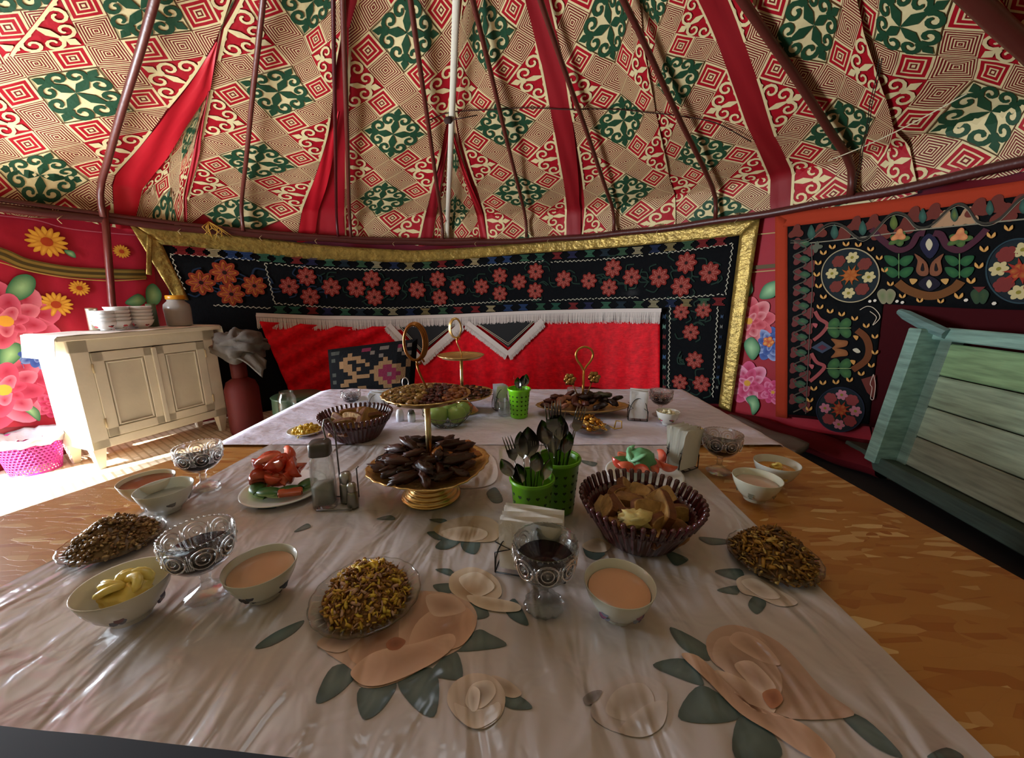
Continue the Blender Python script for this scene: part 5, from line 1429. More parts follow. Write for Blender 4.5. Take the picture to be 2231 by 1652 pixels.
# ---- plates
def glassplate(px, py, r, label, name='glass_plate', mat=None, col='e0e0dc'):
    p = tpos(px, py); mb = MB(); mb.col = hx(col)
    P = [(0, 0), (r*.55, 0), (r*.6, .002), (r*.96, .013), (r, .015), (r*.995, .018), (r*.94, .0165), (r*.58, .006), (0, .005)]
    rad = (lambda a, k: 1+(.022*abs(math.sin(a*9)) if k in (3, 4, 5, 6) else 0)) if not mat else None
    mb.lathe(P, 90, rad=rad)
    if not mat:
        for k in range(36):
            a = 2*PI*k/36; mb.tube([(r*.62*math.cos(a), r*.62*math.sin(a), .007), (r*.93*math.cos(a+.09), r*.93*math.sin(a+.09), .0165)], .0013, 4)
    o = mb.build(name, mat or cut, loc=p); tag(o, label, 'plate'); return p
salm = vc('salad', rough=.45, bump=.001, bscale=80, noise_amt=.2, nscale=60, sss=.1)
def salad(p, R0, H, cols, label, nb=380, seed=1, oval=1.0, name='salad', L0=.016, w0=.0026, tall=None):
    rs = random.Random(seed); mb = MB(); base = hx(cols[0])
    def hgt(x, y):
        d = math.hypot(x/R0, y/(R0*oval)); return max(0, H*(1-d**1.9))*(1+.25*noise.noise(Vector((x*40, y*40, seed))))
    def fn(u, v):
        a = 2*PI*u; r_ = R0*v; x, y = r_*math.cos(a), r_*math.sin(a)*oval; return (x, y, .006+hgt(x, y)*.93)
    mb.grid(fn, 36, 10, cfn=lambda u, v: base, wrap=True)
    for k in range(nb):
        a = rs.uniform(0, 2*PI); r_ = R0*math.sqrt(rs.random())*1.02; x, y = r_*math.cos(a), r_*math.sin(a)*oval
        z = .006+hgt(x, y)+rs.uniform(-.002, .006); th = rs.uniform(0, PI*2); el = rs.uniform(-.6, .6)
        d = Vector((math.cos(th)*math.cos(el), math.sin(th)*math.cos(el), math.sin(el)))*L0*rs.uniform(.35, 1)
        c = hx(rs.choice(cols)); bend = Vector((rs.uniform(-1, 1), rs.uniform(-1, 1), rs.uniform(0, 1)))*L0*.15
        m_ = Vector((x, y, z)); w = w0*rs.choice((.7, .8, 1, 1.2, 1.6))
        mb.tube([m_-d*.5, m_+bend, m_+d*.5], [w, w*1.1, w*.9], 5, col=c)
    if tall: mb.blob((tall[0], tall[1], hgt(tall[0], tall[1])+.010), (.009, .006, .010), 8, 6, col=hx('e8b820'), seed=3, amp=.4)
    o = mb.build(name, salm, loc=p); return tag(o, label, 'salad', kind='stuff')
p = glassplate(800, 1308, .098, 'fluted glass plate under the yellow-brown salad at the front centre')
salad(p, .076, .062, ['8a5c28', '9a6c2c', 'b88c38', 'd0a83c', '7c4c20', 'c09880', 'e0c048', 'a87430'], 'heap of shredded yellow-brown salad on the front centre glass plate', 900, 1, L0=.018, w0=.0019, tall=(.012, .018))
p = glassplate(252, 1186, .090, 'fluted glass plate under the brown salad at the front left edge')
salad(p, .078, .052, ['7a5a34', '7c5a34', '8c683c', 'a07c48', '6a4a28', 'c0a070', '947444'], 'low heap of brown salad on the glass plate at the left edge of the cloth', 700, 2, L0=.010, w0=.0026)
p = glassplate(1682, 1222, .088, 'fluted glass plate under the dark shredded salad at the right edge of the cloth')
salad(p, .078, .056, ['6c4614', '7e5418', '9a7024', '8a6020', 'c8a85c', '543810', 'a87c2c'], 'heap of dark golden shredded salad on the right-hand glass plate', 700, 3, L0=.026, w0=.0022)
whitep = china
p = glassplate(668, 944, .072, 'small white plate of sweetcorn at the left end of the far cloth', 'white_plate', whitep)
rs = random.Random(9)
salad(p, .055, .022, ['d8b030', 'e0bc40', 'c89c28', 'e8c850'], 'heap of bright yellow sweetcorn on the small white plate at the left', 150, 4, L0=.012, w0=.005, name='sweetcorn')
p = glassplate(1512, 958, .072, 'glass plate of golden salad behind the white napkins at the right')
salad(p, .06, .040, ['8a6420', '6e4a18', 'a07c2c', '5c3c14'], 'heap of golden shredded salad behind the white napkins at the right', 260, 5, L0=.018)
# ---- tomato and cucumber plates
tomm = vc('tomato', rough=.25, spec=.6, sss=.25, bump=.001, bscale=40, noise_amt=.15, nscale=40); cucm = vc('cucumber', rough=.35, sss=.1, noise_amt=.15, nscale=50)
def wedge(p, s, col, rot):
    mb = MB(); n_ = 10; arc = 1.15
    c, cl_ = hx(col), mixc(hx(col), hx('e8a080'), .5)
    for i in range(n_+1):
        t = PI*i/n_; z = -math.cos(t)*s; r_ = math.sin(t)*s
        for k in range(5):
            a = -arc/2+arc*k/4; mb.vert((r_*math.cos(a), r_*math.sin(a), z), c)
        mb.vert((r_*.12, 0, z*.8), cl_)
    for i in range(n_):
        A, B = i*6, (i+1)*6
        for k in range(4): mb.face(A+k, A+k+1, B+k+1, B+k)
        mb.face(A+4, A+5, B+5, B+4); mb.face(A+5, A, B, B+5)
    o = mb.build('tomato_wedge', tomm, loc=p); o.rotation_euler = rot; return o
def cuke(p, rot, L=.06, w=.022, col='3a6a34'):
    mb = MB(); c, c2 = hx(col), hx('a8c480')
    for i in range(9):
        t = i/8; r_ = w*math.sin(PI*(.12+.76*t))**.5; x = (t-.5)*L
        for k in range(7):
            a = PI*k/6; mb.vert((x, r_*math.cos(a), r_*.62*math.sin(a)), c if 0 < k < 6 else c2)
    for i in range(8):
        for k in range(6): mb.face(i*7+k, i*7+k+1, i*7+8+k, i*7+7+k)
        mb.face(i*7+6, i*7, i*7+7, i*7+13)
    o = mb.build('cucumber_piece', cucm, loc=p); o.rotation_euler = rot; return o
p = glassplate(622, 1072, .112, 'white plate of tomato and cucumber left of the glass dispenser', 'white_plate', whitep)
rs = random.Random(21)
for k in range(8):
    a = -2.9+k*.40; q = p+Vector((.070*math.cos(a), .055*math.sin(a), .022+.006*(k % 2)))
    tag(cuke(q, (0, .08*(k % 3), a+PI/2)), 'green cucumber piece lying along the front of the white tomato plate', 'cucumber', 'cucumber pieces on the left white plate')
for k in range(22):
    a = 2.0+k*.42; rr_ = .048*math.sqrt((k % 6)/6+.1); q = p+Vector((-.005+rr_*math.cos(a)*1.2, .01+rr_*math.sin(a), .042+.016*(k//5)))
    tag(wedge(q, .037, rs.choice(['d0482c', 'd85434', 'c43c24']), (PI/2+rs.uniform(-.6, .6), rs.uniform(-.8, .8), rs.uniform(0, 6))), 'glossy red tomato wedge heaped on the left white plate', 'tomato', 'tomato wedges on the left white plate')
mb = MB(); mb.box((0, 0, 0), (.06, .03, .014), col=hx('b85a34'), bev=.004); o = mb.build('carrot_slab', cucm, loc=p+Vector((.052, -.060, .032))); o.rotation_euler = (.1, .1, .5)
tag(o, 'orange slab of pepper at the front right of the white tomato plate', 'pepper')
p = glassplate(1402, 1040, .118, 'white plate of salad vegetables behind the front bread basket', 'white_plate', whitep)
for k in range(9):
    a = k*.7; rr_ = .075 if k < 7 else .03; q = p+Vector((rr_*math.cos(a), rr_*math.sin(a), .048))
    tag(wedge(q, .029, rs.choice(['d8543c', 'e06848', 'c84430']), (PI/2+rs.uniform(-.6, .6), rs.uniform(-.8, .8), rs.uniform(0, 6))), 'red tomato wedge on the plate behind the front bread basket', 'tomato', 'tomato wedges behind the front bread basket')
mb = MB(); mb.blob((0, 0, 0), (.044, .036, .034), 20, 12, col=hx('5c9a68'), seed=2, amp=.3, fr=2)
for k in range(5): mb.tube([Vector((math.cos(a)*.040, math.sin(a)*.032, .016*math.sin(a*2+k)+.008*k-.01)) for a in [k*.5+j*.35 for j in range(9)]], [.004]+[.009]*7+[.004], 6, col=hx('7cb888'), flat=.5)
tag(mb.build('green_pepper', vc('pepper_skin', rough=.4, sss=.15), loc=p+Vector((-.01, .0, .058))), 'pale green pepper sitting among the tomatoes behind the front bread basket', 'pepper')
for k in range(3):
    tag(cuke(p+Vector((-.05+.04*k, .06-.01*k, .03)), (0, 0, .4*k)), 'green cucumber piece on the plate behind the front bread basket', 'cucumber', 'cucumber pieces behind the front bread basket')

# ---- brown slatted bread baskets
bkp = vc('brown_plastic', rough=.22, spec=.6, coat=.3)
def basket(px, py, label, rz=0):
    p = tpos(px, py); g = empty('bread_basket', label, 'basket', loc=p, rz=rz)
    mb = MB(); mb.col = hx('43181c')
    n_ = 240; ns = 44; P = [(.0, .0), (.076, .0), (.084, .008), (.100, .034), (.116, .062), (.126, .080), (.121, .080), (.111, .062), (.096, .034), (.079, .010), (0, .006)]
    mb.lathe(P, n_, rad=lambda a, k: 1+(.026*math.cos(a*ns) if 2 <= k <= 7 else 0))
    mb.build('bowl', bkp, g)
    mb = MB(); mb.col = hx('481a1e')
    for k in range(ns):
        a = 2*PI*k/ns; dr = Vector((math.cos(a), math.sin(a), 0)); sd = 1
        mb.tube([dr*.1235+Vector((0, 0, .074)), dr*.128+Vector((0, 0, .084)), dr*.134+Vector((0, 0, .096)), dr*.1375+Vector((0, 0, .104)), dr*.139+Vector((0, 0, .108))], [.0058, .0056, .0058, .0066, .004], 6)
    mb.build('slatted_rim', bkp, g)
    return g, p
breadm = vc('bread', rough=.75, bump=.004, bscale=55, noise_amt=.35, nscale=40)
def slice_(kind='slab'):
    mb = MB()
    if kind == 'slab':
        n_ = 16; sg_ = lambda t: math.copysign(abs(t)**.55, t)
        prof_ = [(sg_(math.cos(a*2*PI/n_))*(1+.08*math.sin(a*1.3)), sg_(math.sin(a*2*PI/n_))) for a in range(n_)]
        W, Hh, T = .046, .030, .010
        rings = []
        for (zz, sc_, c) in ((-T, .93, 'b08a50'), (-T*.7, 1, '6c3c18'), (T*.7, 1, '6c3c18'), (T, .93, 'b48c54')):
            rings.append([mb.vert((x*W*sc_, zz, (y*Hh*sc_ if y > -.6 else -.6*Hh*sc_)), hx(c)) for x, y in prof_])
        for k in range(3):
            for i in range(n_): j = (i+1) % n_; mb.face(rings[k][i], rings[k][j], rings[k+1][j], rings[k+1][i])
        mb.face(*rings[0][::-1]); mb.face(*rings[3])
    else:
        mb.blob((0, 0, 0), (.045, .030, .020), 16, 10, col=hx('b47a3a'), seed=4, amp=.3, fr=2, cfn=lambda d: mixc(hx('a07440'), hx('643614'), max(0, d.z)))
    return mb.build('bread_slice', breadm, loc=(0, 0, 0), ang=32)
def fill(p, n_, seed, label, grp, dx=0):
    rs = random.Random(seed); protos = [slice_('slab'), slice_('blob')]
    for i in range(n_):
        a = i*2.4; rr_ = .018+.062*math.sqrt(i/n_); lv = .040+.030*(1-(rr_/.085)**2)+.012*(i % 3)
        pos = p+Vector((rr_*math.cos(a), rr_*math.sin(a), lv)); src = protos[0 if i % 6 else 1]
        r_ = (rs.uniform(-.9, .9)+(PI/2 if i % 3 == 0 else 0), rs.uniform(-.5, .5), rs.uniform(0, 6.28))
        if i < 2: o = protos[i]; o.location = pos; o.rotation_euler = r_; tag(o, label, 'bread', grp)
        else: o = dup(src, pos, rot=r_, label=label, group=grp)
        o['category'] = 'bread'
        o.scale = (rs.uniform(.8, 1.12),)*3
g1, p1 = basket(1390, 1168, 'dark brown slatted plastic bread basket at the front right')
g2, p2 = basket(780, 953, 'dark brown slatted plastic bread basket at the left end of the far cloth', .1)
fill(p1, 20, 4, 'piece of crusty bread heaped in the front right basket', 'bread in the front right basket')
fill(p2, 18, 8, 'piece of crusty bread heaped in the left basket on the far cloth', 'bread in the far left basket')
mb = MB(); mb.blob((0, 0, 0), (.034, .024, .018), 14, 10, col=hx('d8c480'), seed=6, amp=.9, fr=3)
tag(mb.build('cheese_lump', butterm, loc=p1+Vector((-.035, -.065, .088))), 'pale yellow crumbly lump at the near rim of the front bread basket', 'cheese')

# ---- cutlery and green baskets
greenp = vc('green_plastic', rough=.3, spec=.5, sss=.15)
def cutlery_basket(px, py, label, col='5f9c10', s=1.0):
    p = tpos(px, py); g = empty('cutlery_basket', label, 'cutlery basket', loc=p)
    mb = MB(); mb.col = hx(col)
    mb.lathe([(r_*s, z*s) for r_, z in [(0, 0), (.036, 0), (.040, .004), (.050, .128), (.054, .130), (.055, .136), (.052, .138), (.048, .132), (.038, .008), (0, .006)]], 48)
    mb.build('cup', greenp, g)
    mb = MB(); dk = hx('1c3006')  # dark hearts painted on the solid cup for the shade inside its openings
    for j in range(5):
        for k in range(14):
            a = 2*PI*k/14; z = (.022+.021*j)*s; rr = (.040+(.010)*z/.128/s)*s+.0006; h_ = (.0042+.0006*(j > 1))*s
            pts = []
            for q in range(14):
                t = 2*PI*q/14; hxx = 16*math.sin(t)**3/16; hy = (13*math.cos(t)-5*math.cos(2*t)-2*math.cos(3*t)-math.cos(4*t))/16
                aa = a+hxx*h_/rr; pts.append((rr*math.cos(aa), rr*math.sin(aa), z+hy*h_))
            mb.poly(pts, dk)
    mb.build('painted_hearts', vc('painted_dark', rough=.9), g)
    mb = MB(); mb.col = hx(col)
    mb.tube([(.052*s*math.cos(a*PI/24), .052*s*math.sin(a*PI/24), .137*s) for a in range(48)], .0026, 6, closed=True); mb.build('rim', greenp, g)
    return p
steel = MATS['steel']
darks = vc('dark_steel', rough=.22, metal=1.0)
def cut_piece(kind, top, bottom, twist, label, grp, col='8c8880', s=1.0, mat=None):
    """spoon / fork / knife with head at top, handle end at bottom"""
    top, bottom = Vector(top), Vector(bottom); z = (top-bottom); Lr = z.length; z.normalize()
    x = z.cross(Vector((math.sin(twist), math.cos(twist), 0.05))).normalized(); y = z.cross(x)
    M = Matrix(((x.x, y.x, z.x, bottom.x), (x.y, y.y, z.y, bottom.y), (x.z, y.z, z.z, bottom.z), (0, 0, 0, 1)))
    s *= .9; mb = MB(); mb.col = mixc(hx(col), hx('b8b4ac'), .35); hl = .058*s
    pts = [M @ Vector((0, .003*math.sin(i/8*PI), (Lr-hl)*i/8)) for i in range(9)]
    if kind == 'spoon':
        mb.tube(pts, [(.0065-.0035*i/8)*s for i in range(9)], 6, flat=.35)
        def fn(u, v, off=0):
            t = v; w = .0185*s*math.sin(PI*min(1, max(0, t))**.85)**.75 if 0 < t < 1 else .001
            k = (u-.5)*2; return M @ Vector((k*w, -.010*s*(1-k*k)*math.sin(PI*t)+off, Lr-hl+hl*t))
        mb.grid(lambda u, v: fn(u, v), 10, 12)
        mb.grid(lambda u, v: fn(1-u, v, .0012), 10, 12)
    elif kind == 'fork':
        mb.tube(pts, [(.0065-.0035*i/8)*s for i in range(9)], 6, flat=.35)
        mb.grid(lambda u, v: M @ Vector(((u-.5)*.022*s*min(1, v*2.2+.25), -.003*math.sin(v*3)+.0, Lr-hl+hl*.45*v)), 6, 6)
        mb.grid(lambda u, v: M @ Vector(((.5-u)*.022*s*min(1, v*2.2+.25), -.003*math.sin(v*3)+.0014, Lr-hl+hl*.45*v)), 6, 6)
        for k in range(4):
            xx = (-1.5+k)*.0062*s; mb.tube([M @ Vector((xx, -.002+.0007, Lr-hl+hl*.42)), M @ Vector((xx, -.001, Lr-hl*.25)), M @ Vector((xx, .002, Lr))], [.0017*s, .0016*s, .0007*s], 5)
    else:
        mb.tube([M @ Vector((0, 0, 0)), M @ Vector((0, 0, Lr*.45))], .0065*s, 8, flat=.6)
        mb.tube([M @ Vector((0, 0, Lr*.44)), M @ Vector((0, 0, Lr*.9)), M @ Vector((0, 0, Lr))], [.0085*s, .009*s, .003*s], 8, flat=.12)
    return tag(mb.build(kind, mat or darks), label, kind, grp)
pA = cutlery_basket(1158, 1152, 'lime green cutlery basket with small heart openings behind the napkin holder')
pB = cutlery_basket(1214, 1108, 'lime green cutlery basket with small heart openings, rear one of the front pair', s=1.08)
pC = cutlery_basket(1131, 908, 'bright lime green cutlery basket on the far cloth at the centre', '7cd414')
def cset(p, px_list, grp, where, Y, base=.02):
    for i, (kind, x, y, tw, s, col) in enumerate(px_list):
        top = on_y(x, y, Y+(i % 3-1)*.012); a = i*2.39; bt = p+Vector((.014*math.cos(a), .014*math.sin(a), base))
        # keep the shaft inside the rim: slide the foot to the opposite wall
        d = (top-p); rimz = .135; k = rimz/(top.z-p.z)
        bt = p+Vector((-(d.x)*k*.25+.006*math.cos(a), -(d.y)*k*.25+.006*math.sin(a), base))
        cut_piece(kind, top, bt, tw, 'dark steel %s standing in %s' % (kind, where), '%s in %s' % (kind, where), col, s)
cset(pA, [('spoon', 1092, 1000, .2, 1.0, '6a665e'), ('spoon', 1126, 1010, -.3, 1.0, '787268'), ('fork', 1103, 950, .1, 1.2, '4c4a48'), ('spoon', 1150, 930, 0, 1.45, '3c3c3c'), ('spoon', 1134, 940, .6, 1.3, '282828'), ('spoon', 1198, 1000, -.5, 1.05, 'b0aca4'), ('spoon', 1172, 985, .3, 1.0, '5a544e'), ('fork', 1160, 960, .3, 1.0, '4a4844'), ('knife', 1180, 965, .3, 1.0, '3a2a28')],
     'A', 'the front green basket', pA.y)
cset(pB, [('fork', 1198, 878, .1, 1.5, '5c5a54'), ('fork', 1212, 872, -.2, 1.4, '4a4848'), ('spoon', 1200, 925, .1, 1.5, '5c5c58'), ('spoon', 1222, 905, .4, 1.3, '343030'), ('knife', 1232, 895, .3, 1.1, '302028'), ('fork', 1268, 885, .1, 1.3, '6a5c50'), ('spoon', 1240, 940, -.4, 1.2, '302428'), ('spoon', 1180, 915, -.3, 1.3, '3c2c2c'), ('knife', 1252, 930, 0, 1.1, '1e3048')],
     'B', 'the rear green basket', pB.y)
cset(pC, [('knife', 1119, 818, .2, .9, '202428'), ('spoon', 1128, 822, .2, 1.0, '586068'), ('fork', 1134, 824, .1, 1.0, '687078'), ('spoon', 1147, 815, -.2, 1.2, '484c50'), ('spoon', 1141, 818, .4, 1.0, '404448')],
     'C', 'the far green basket', pC.y)

# ---- napkins in wire holders
papr = vc('paper_napkin', rough=.9, bump=.0015, bscale=40, sss=.1)
wirem = vc('black_wire', rough=.35, metal=.6)
def napkins(px, py, w, h, n_, label, hl, rz=None, holder=True, col='d0cac2'):
    p = tpos(px, py); rz = facecam(p) if rz is None else rz
    mb = MB(); mb.col = hx(col)
    T = .004
    for k in range(n_):
        y0 = (k-(n_-1)/2)*T*1.6
        def fn(u, v, s_=1):
            lean = .022*(k/(n_-1 or 1)-.5)*v*1.2
            return Vector(((u-.5)*w*(1-.03*v), y0+lean+s_*T*.45*(1 if 0 < u < 1 and v < 1 else 0)+.003*math.sin(u*5+k*2)*v, .012+h*v*(1-.012*math.sin(u*3+k))))
        mb.grid(lambda u, v: fn(u, v, 1), 8, 8); mb.grid(lambda u, v: fn(u, v, -1), 8, 8)
    o = mb.build('paper_napkins', papr, loc=p); o.rotation_euler = (0, 0, rz); tag(o, label, 'napkins')
    if holder:
        mb = MB(); mb.col = hx('20201e'); b = w*.56; d = .026
        for s_ in (-1, 1):
            mb.tube([(-b, s_*d, .004), (b, s_*d, .004)], .0016, 5)
            mb.tube([(b*math.cos(PI-a*PI/14), s_*d, .004+.105*math.sin(a*PI/14)**.8) for a in range(15)], .0016, 5)
            mb.tube([(-b, s_*d, .004), (-b, s_*d, .05), (-b*.55, s_*d, .062), (-b, s_*d, .075)], .0014, 5); mb.tube([(b, s_*d, .004), (b, s_*d, .05), (b*.55, s_*d, .062)], .0014, 5)
        for x in (-b, -b*.3, b*.3, b): mb.tube([(x, -d, .004), (x, d, .004)], .0016, 5)
        ho = mb.build('napkin_holder', wirem, loc=p); ho.rotation_euler = (0, 0, rz); tag(ho, hl, 'napkin holder')
napkins(1158, 1243, .128, .118, 7, 'upright pack of folded white paper napkins behind the centre goblet', 'thin black wire napkin holder behind the centre goblet', rz=-.22, col='ece6e0')
napkins(1484, 1022, .085, .135, 8, 'white paper napkins in a wire holder beside the right goblet', 'black wire napkin holder beside the right goblet', rz=.5, col='dcdad2')
napkins(1090, 892, .06, .115, 6, 'white paper napkins standing left of the far green basket', 'wire napkin holder left of the far green basket', rz=.4, col='e4e4ec')
napkins(1388, 915, .075, .13, 6, 'white fanned paper napkins at the right of the far fruit dish', 'wire napkin holder at the right of the far fruit dish', rz=-.2, col='dedbd8')
napkins(826, 905, .075, .105, 6, 'white paper napkins behind the far left bread basket', 'wire napkin holder behind the far left bread basket', rz=.1, col='e4e8ee')

# ---- glass dispenser and steel shakers in a wire cruet frame
p = tpos(711, 1098)
d = empty('glass_dispenser', 'tall square glass dispenser with a dark steel cap left of the gold stand', 'dispenser', loc=p, rz=.25)
def sqlathe(mb, P, n=32, pw=4.0, cols=None):
    mb.lathe(P, n, rad=lambda a, k: 1/((abs(math.cos(a))**pw+abs(math.sin(a))**pw)**(1/pw)), cols=cols)
mb = MB(); sqlathe(mb, [(0, .0), (.029, 0), (.031, .004), (.029, .10), (.027, .135), (.0235, .145), (.0235, .150), (.021, .150), (.021, .145), (.0245, .134), (.0265, .10), (.0275, .010), (0, .009)]); mb.build('glass_body', gl, d)
mb = MB(); mb.col = hx('c4c4bc'); sqlathe(mb, [(0, .0095), (.0272, .0105), (.0268, .060), (0, .066)]); mb.build('white_contents', vc('sugar'), d)
mb = MB(); mb.col = hx('5c5854'); sqlathe(mb, [(.0250, .146), (.027, .148), (.0265, .178), (.023, .183), (0, .184)]); mb.build('cap', vc('brushed_cap', rough=.4, metal=.7), d)
for (px, py, lab) in ((758, 1092, 'small steel-capped glass shaker right of the tall dispenser'), (770, 1104, 'smaller steel shaker nearest the gold stand foot')):
    q = tpos(px, py); s_ = 1 if px == 758 else .8
    e = empty('shaker', lab, 'shaker', loc=q)
    mb = MB(); mb.col = hx('8a8880'); mb.lathe([(r_*s_, z*s_) for r_, z in [(0, 0), (.016, 0), (.019, .004), (.018, .05), (.013, .058), (0, .06)]], 20); mb.build('body', steel, e)
    mb = MB(); mb.col = hx('b0aca4'); mb.lathe([(r_*s_, z*s_) for r_, z in [(.0135, .057), (.0155, .060), (.0155, .078), (.012, .086), (0, .089)]], 20); mb.build('cap', steel, e)
mb = MB(); mb.col = hx('807c78')
q = (p+tpos(764, 1096))/2; q.z = TZ+.008
mb.tube([q+Vector((-.004, .03, 0)), q+Vector((-.004, .03, .20)), q+Vector((-.008, .03, .222)), q+Vector((-.018, .03, .236)), q+Vector((-.030, .03, .232)), q+Vector((-.036, .03, .21)), q+Vector((-.032, .03, .185)), q+Vector((-.026, .03, .165))], .0022, 6)
mb.tube([q+Vector((-.004, .03, .003)), q+Vector((.045, .03, .003)), q+Vector((.05, -.035, .003)), q+Vector((-.04, -.04, .003)), q+Vector((-.065, .035, .003)), q+Vector((-.004, .03, .003))], .0022, 6)
mb.tube([q+Vector((.045, .03, .003)), q+Vector((.045, .03, .09)), q+Vector((.055, .02, .10))], .002, 6)
tag(mb.build('cruet_frame', steel), 'thin steel wire cruet frame with a looped handle round the glass dispenser', 'cruet frame')
for (px, py, lab) in ((872, 918, 'white salt shaker left of its twin under the upper gold tray'), (897, 919, 'white and black pepper shaker under the upper gold tray')):
    q = tpos(px, py); mb = MB(); c = [hx('dcdce0')]*3+[hx('383838')]*3 if px > 880 else [hx('dcdce0')]*6
    mb.lathe([(.0, 0), (.017, 0), (.018, .03), (.016, .042), (.012, .055), (0, .058)], 20, c=q, cols=c); tag(mb.build('shaker', china), lab, 'shaker')

# ---- gold tiered stands
gold = vc('gold_metal', rough=.30, metal=1.0, bump=.0006, bscale=90)
gpl = vc('gold_relief', rough=.32, metal=.9, bump=.003, bscale=70)
GD = hx('d8b474'); 
def traymesh(mb, r, z, pw=2.6, oval=1.0, n=64, lip=.014, rot=PI/4):
    P = [(.012, z), (r*.5, z), (r*.82, z+.002), (r*.97, z+lip), (r, z+lip+.002), (r*.985, z+lip+.005), (r*.94, z+lip+.001), (r*.8, z+.006), (r*.5, z+.004), (.012, z+.004)]
    def rad(a, k):
        b = a+rot; s_ = 1/((abs(math.cos(b))**pw+abs(math.sin(b))**pw)**(1/pw)); 
        return s_/1.12*(1+(.012*math.cos(a*24) if k in (3, 4, 5) else 0))
    mb.lathe(P, 96, rad=rad)
    if oval != 1: pass
def stand(px, py, label, s=1.0, rz=0, lower=True, base_z=0, r_low=.178, r_up=.130, zl=.085, zu=.285, ringz=.44):
    p = tpos(px, py); g = empty('tiered_stand', label, 'tiered stand', loc=p, rz=rz); g.scale = (s, s, s)
    mb = MB(); mb.col = GD
    P = [(0, 0)]
    for k in range(7):
        r0 = .082-.009*k; z0_ = .009*k; P += [(r0, z0_), (r0+.002, z0_+.003), (r0-.001, z0_+.006)]
    P += [(.020, .066), (.012, .076), (.012, .086)]
    mb.lathe(P, 48); mb.build('foot', gold, g)
    mb = MB(); mb.col = GD; traymesh(mb, r_low, zl, rot=.35); mb.build('lower_tray', gpl, g)
    mb = MB(); mb.col = GD; traymesh(mb, r_up, zu, pw=2.2); mb.build('upper_tray', gpl, g)
    mb = MB(); mb.col = hx('d8c08c'); mb.tube([(0, 0, zl-.005), (0, 0, zu)], .0085, 12); mb.build('post', gold, g)
    mb = MB(); mb.col = hx('9a6434') if s == 1 else GD
    zb = zu+.004
    mb.tube([(0, 0, zb), (.004, 0, zb+.02), (-.006, 0, zb+.045), (-.018, 0, zb+.075), (-.022, 0, zb+.095)], [.004, .0035, .003, .003, .0035], 8)
    mb.tube([(-.014+.012*math.cos(a*.42)*(1-a*.05), 0, zb+.098+.012*math.sin(a*.42)*(1-a*.05)) for a in range(17)], .0028, 6)
    cx_, cz_ = -.024, ringz
    for q in (0, .007, .014):
        mb.tube([(cx_+(.026+q*.35)*math.cos(a*PI/18), -.009+q*1.3, cz_+(.046+q*.3)*math.sin(a*PI/18)) for a in range(36)], .0036, 6, closed=True)
    mb.build('ring_handle', gold, g)
    return p
pS = stand(940, 1078, 'large two-tier gold stand with dates below and nuts above, nearest of the stands', rz=.0)
fruit = vc('date_skin', rough=.38, spec=.5, bump=.004, bscale=70, stretch=(.4, 1, 1))
def datepiece(name, sz, cols, label, cat, grp, loc, rot, seed=0, mat=None, amp=.5):
    mb = MB(); mb.blob((0, 0, 0), sz, 14, 10, col=hx(cols), seed=seed, amp=amp, fr=2.5)
    o = mb.build(name, mat or fruit, loc=loc); o.rotation_euler = rot; return tag(o, label, cat, grp)
rs = random.Random(31)
# dates on the lower tray of the nearest stand
proto = [datepiece('date_fruit', (.040, .0135, .012), c, 'glossy dark brown date heaped on the lower gold tray of the nearest stand', 'date', 'dates on the nearest lower tray', (0, 0, 0), (0, 0, 0), i) for i, c in enumerate(('3c1c14', '4a241a', '2e140e'))]
k = 0
spots = []
for ring, (n_, rr, z) in enumerate(((17, .118, .112), (13, .086, .119), (9, .05, .128), (7, .098, .133), (5, .06, .143))):
    for i in range(n_):
        a = 2*PI*i/n_+ring*.4
        if ring in (0, 1, 3) and -.1 < (a % (2*PI)) < 1.0 and ring != 3: continue
        spots.append((rr*math.cos(a), rr*math.sin(a), z, a))
for i, (x, y, z, a) in enumerate(spots):
    src = proto[i % 3]; loc = pS+Vector((x, y, z+rs.uniform(-.002, .004))); rot = (rs.uniform(-.4, .4), rs.uniform(-.3, .3), rs.uniform(-.7, .7)+(.4 if i % 2 else a))
    if i < 3: src.location = loc; src.rotation_euler = rot; o = src
    else: o = dup(src, loc, rot=rot)
    o.scale = (rs.uniform(.85, 1.25),)*3
apr = vc('dried_apricot', rough=.4, sss=.3, noise_amt=.15, nscale=50)
for i, (x, y, z) in enumerate(((.02, -.01, .135), (.045, -.025, .130), (.085, .045, .115), (.105, .06, .118), (.06, .075, .116), (.035, .09, .116), (.125, .03, .112), (.09, .09, .112))):
    datepiece('dried_apricot', (.024, .018, .008), 'b8702c', 'orange dried apricot among the dates on the nearest stand', 'apricot', 'dried apricots on the nearest lower tray', pS+Vector((x, y, z)), (rs.uniform(-.6, .6), rs.uniform(-.5, .5), rs.uniform(0, 6)), i, apr, .5)
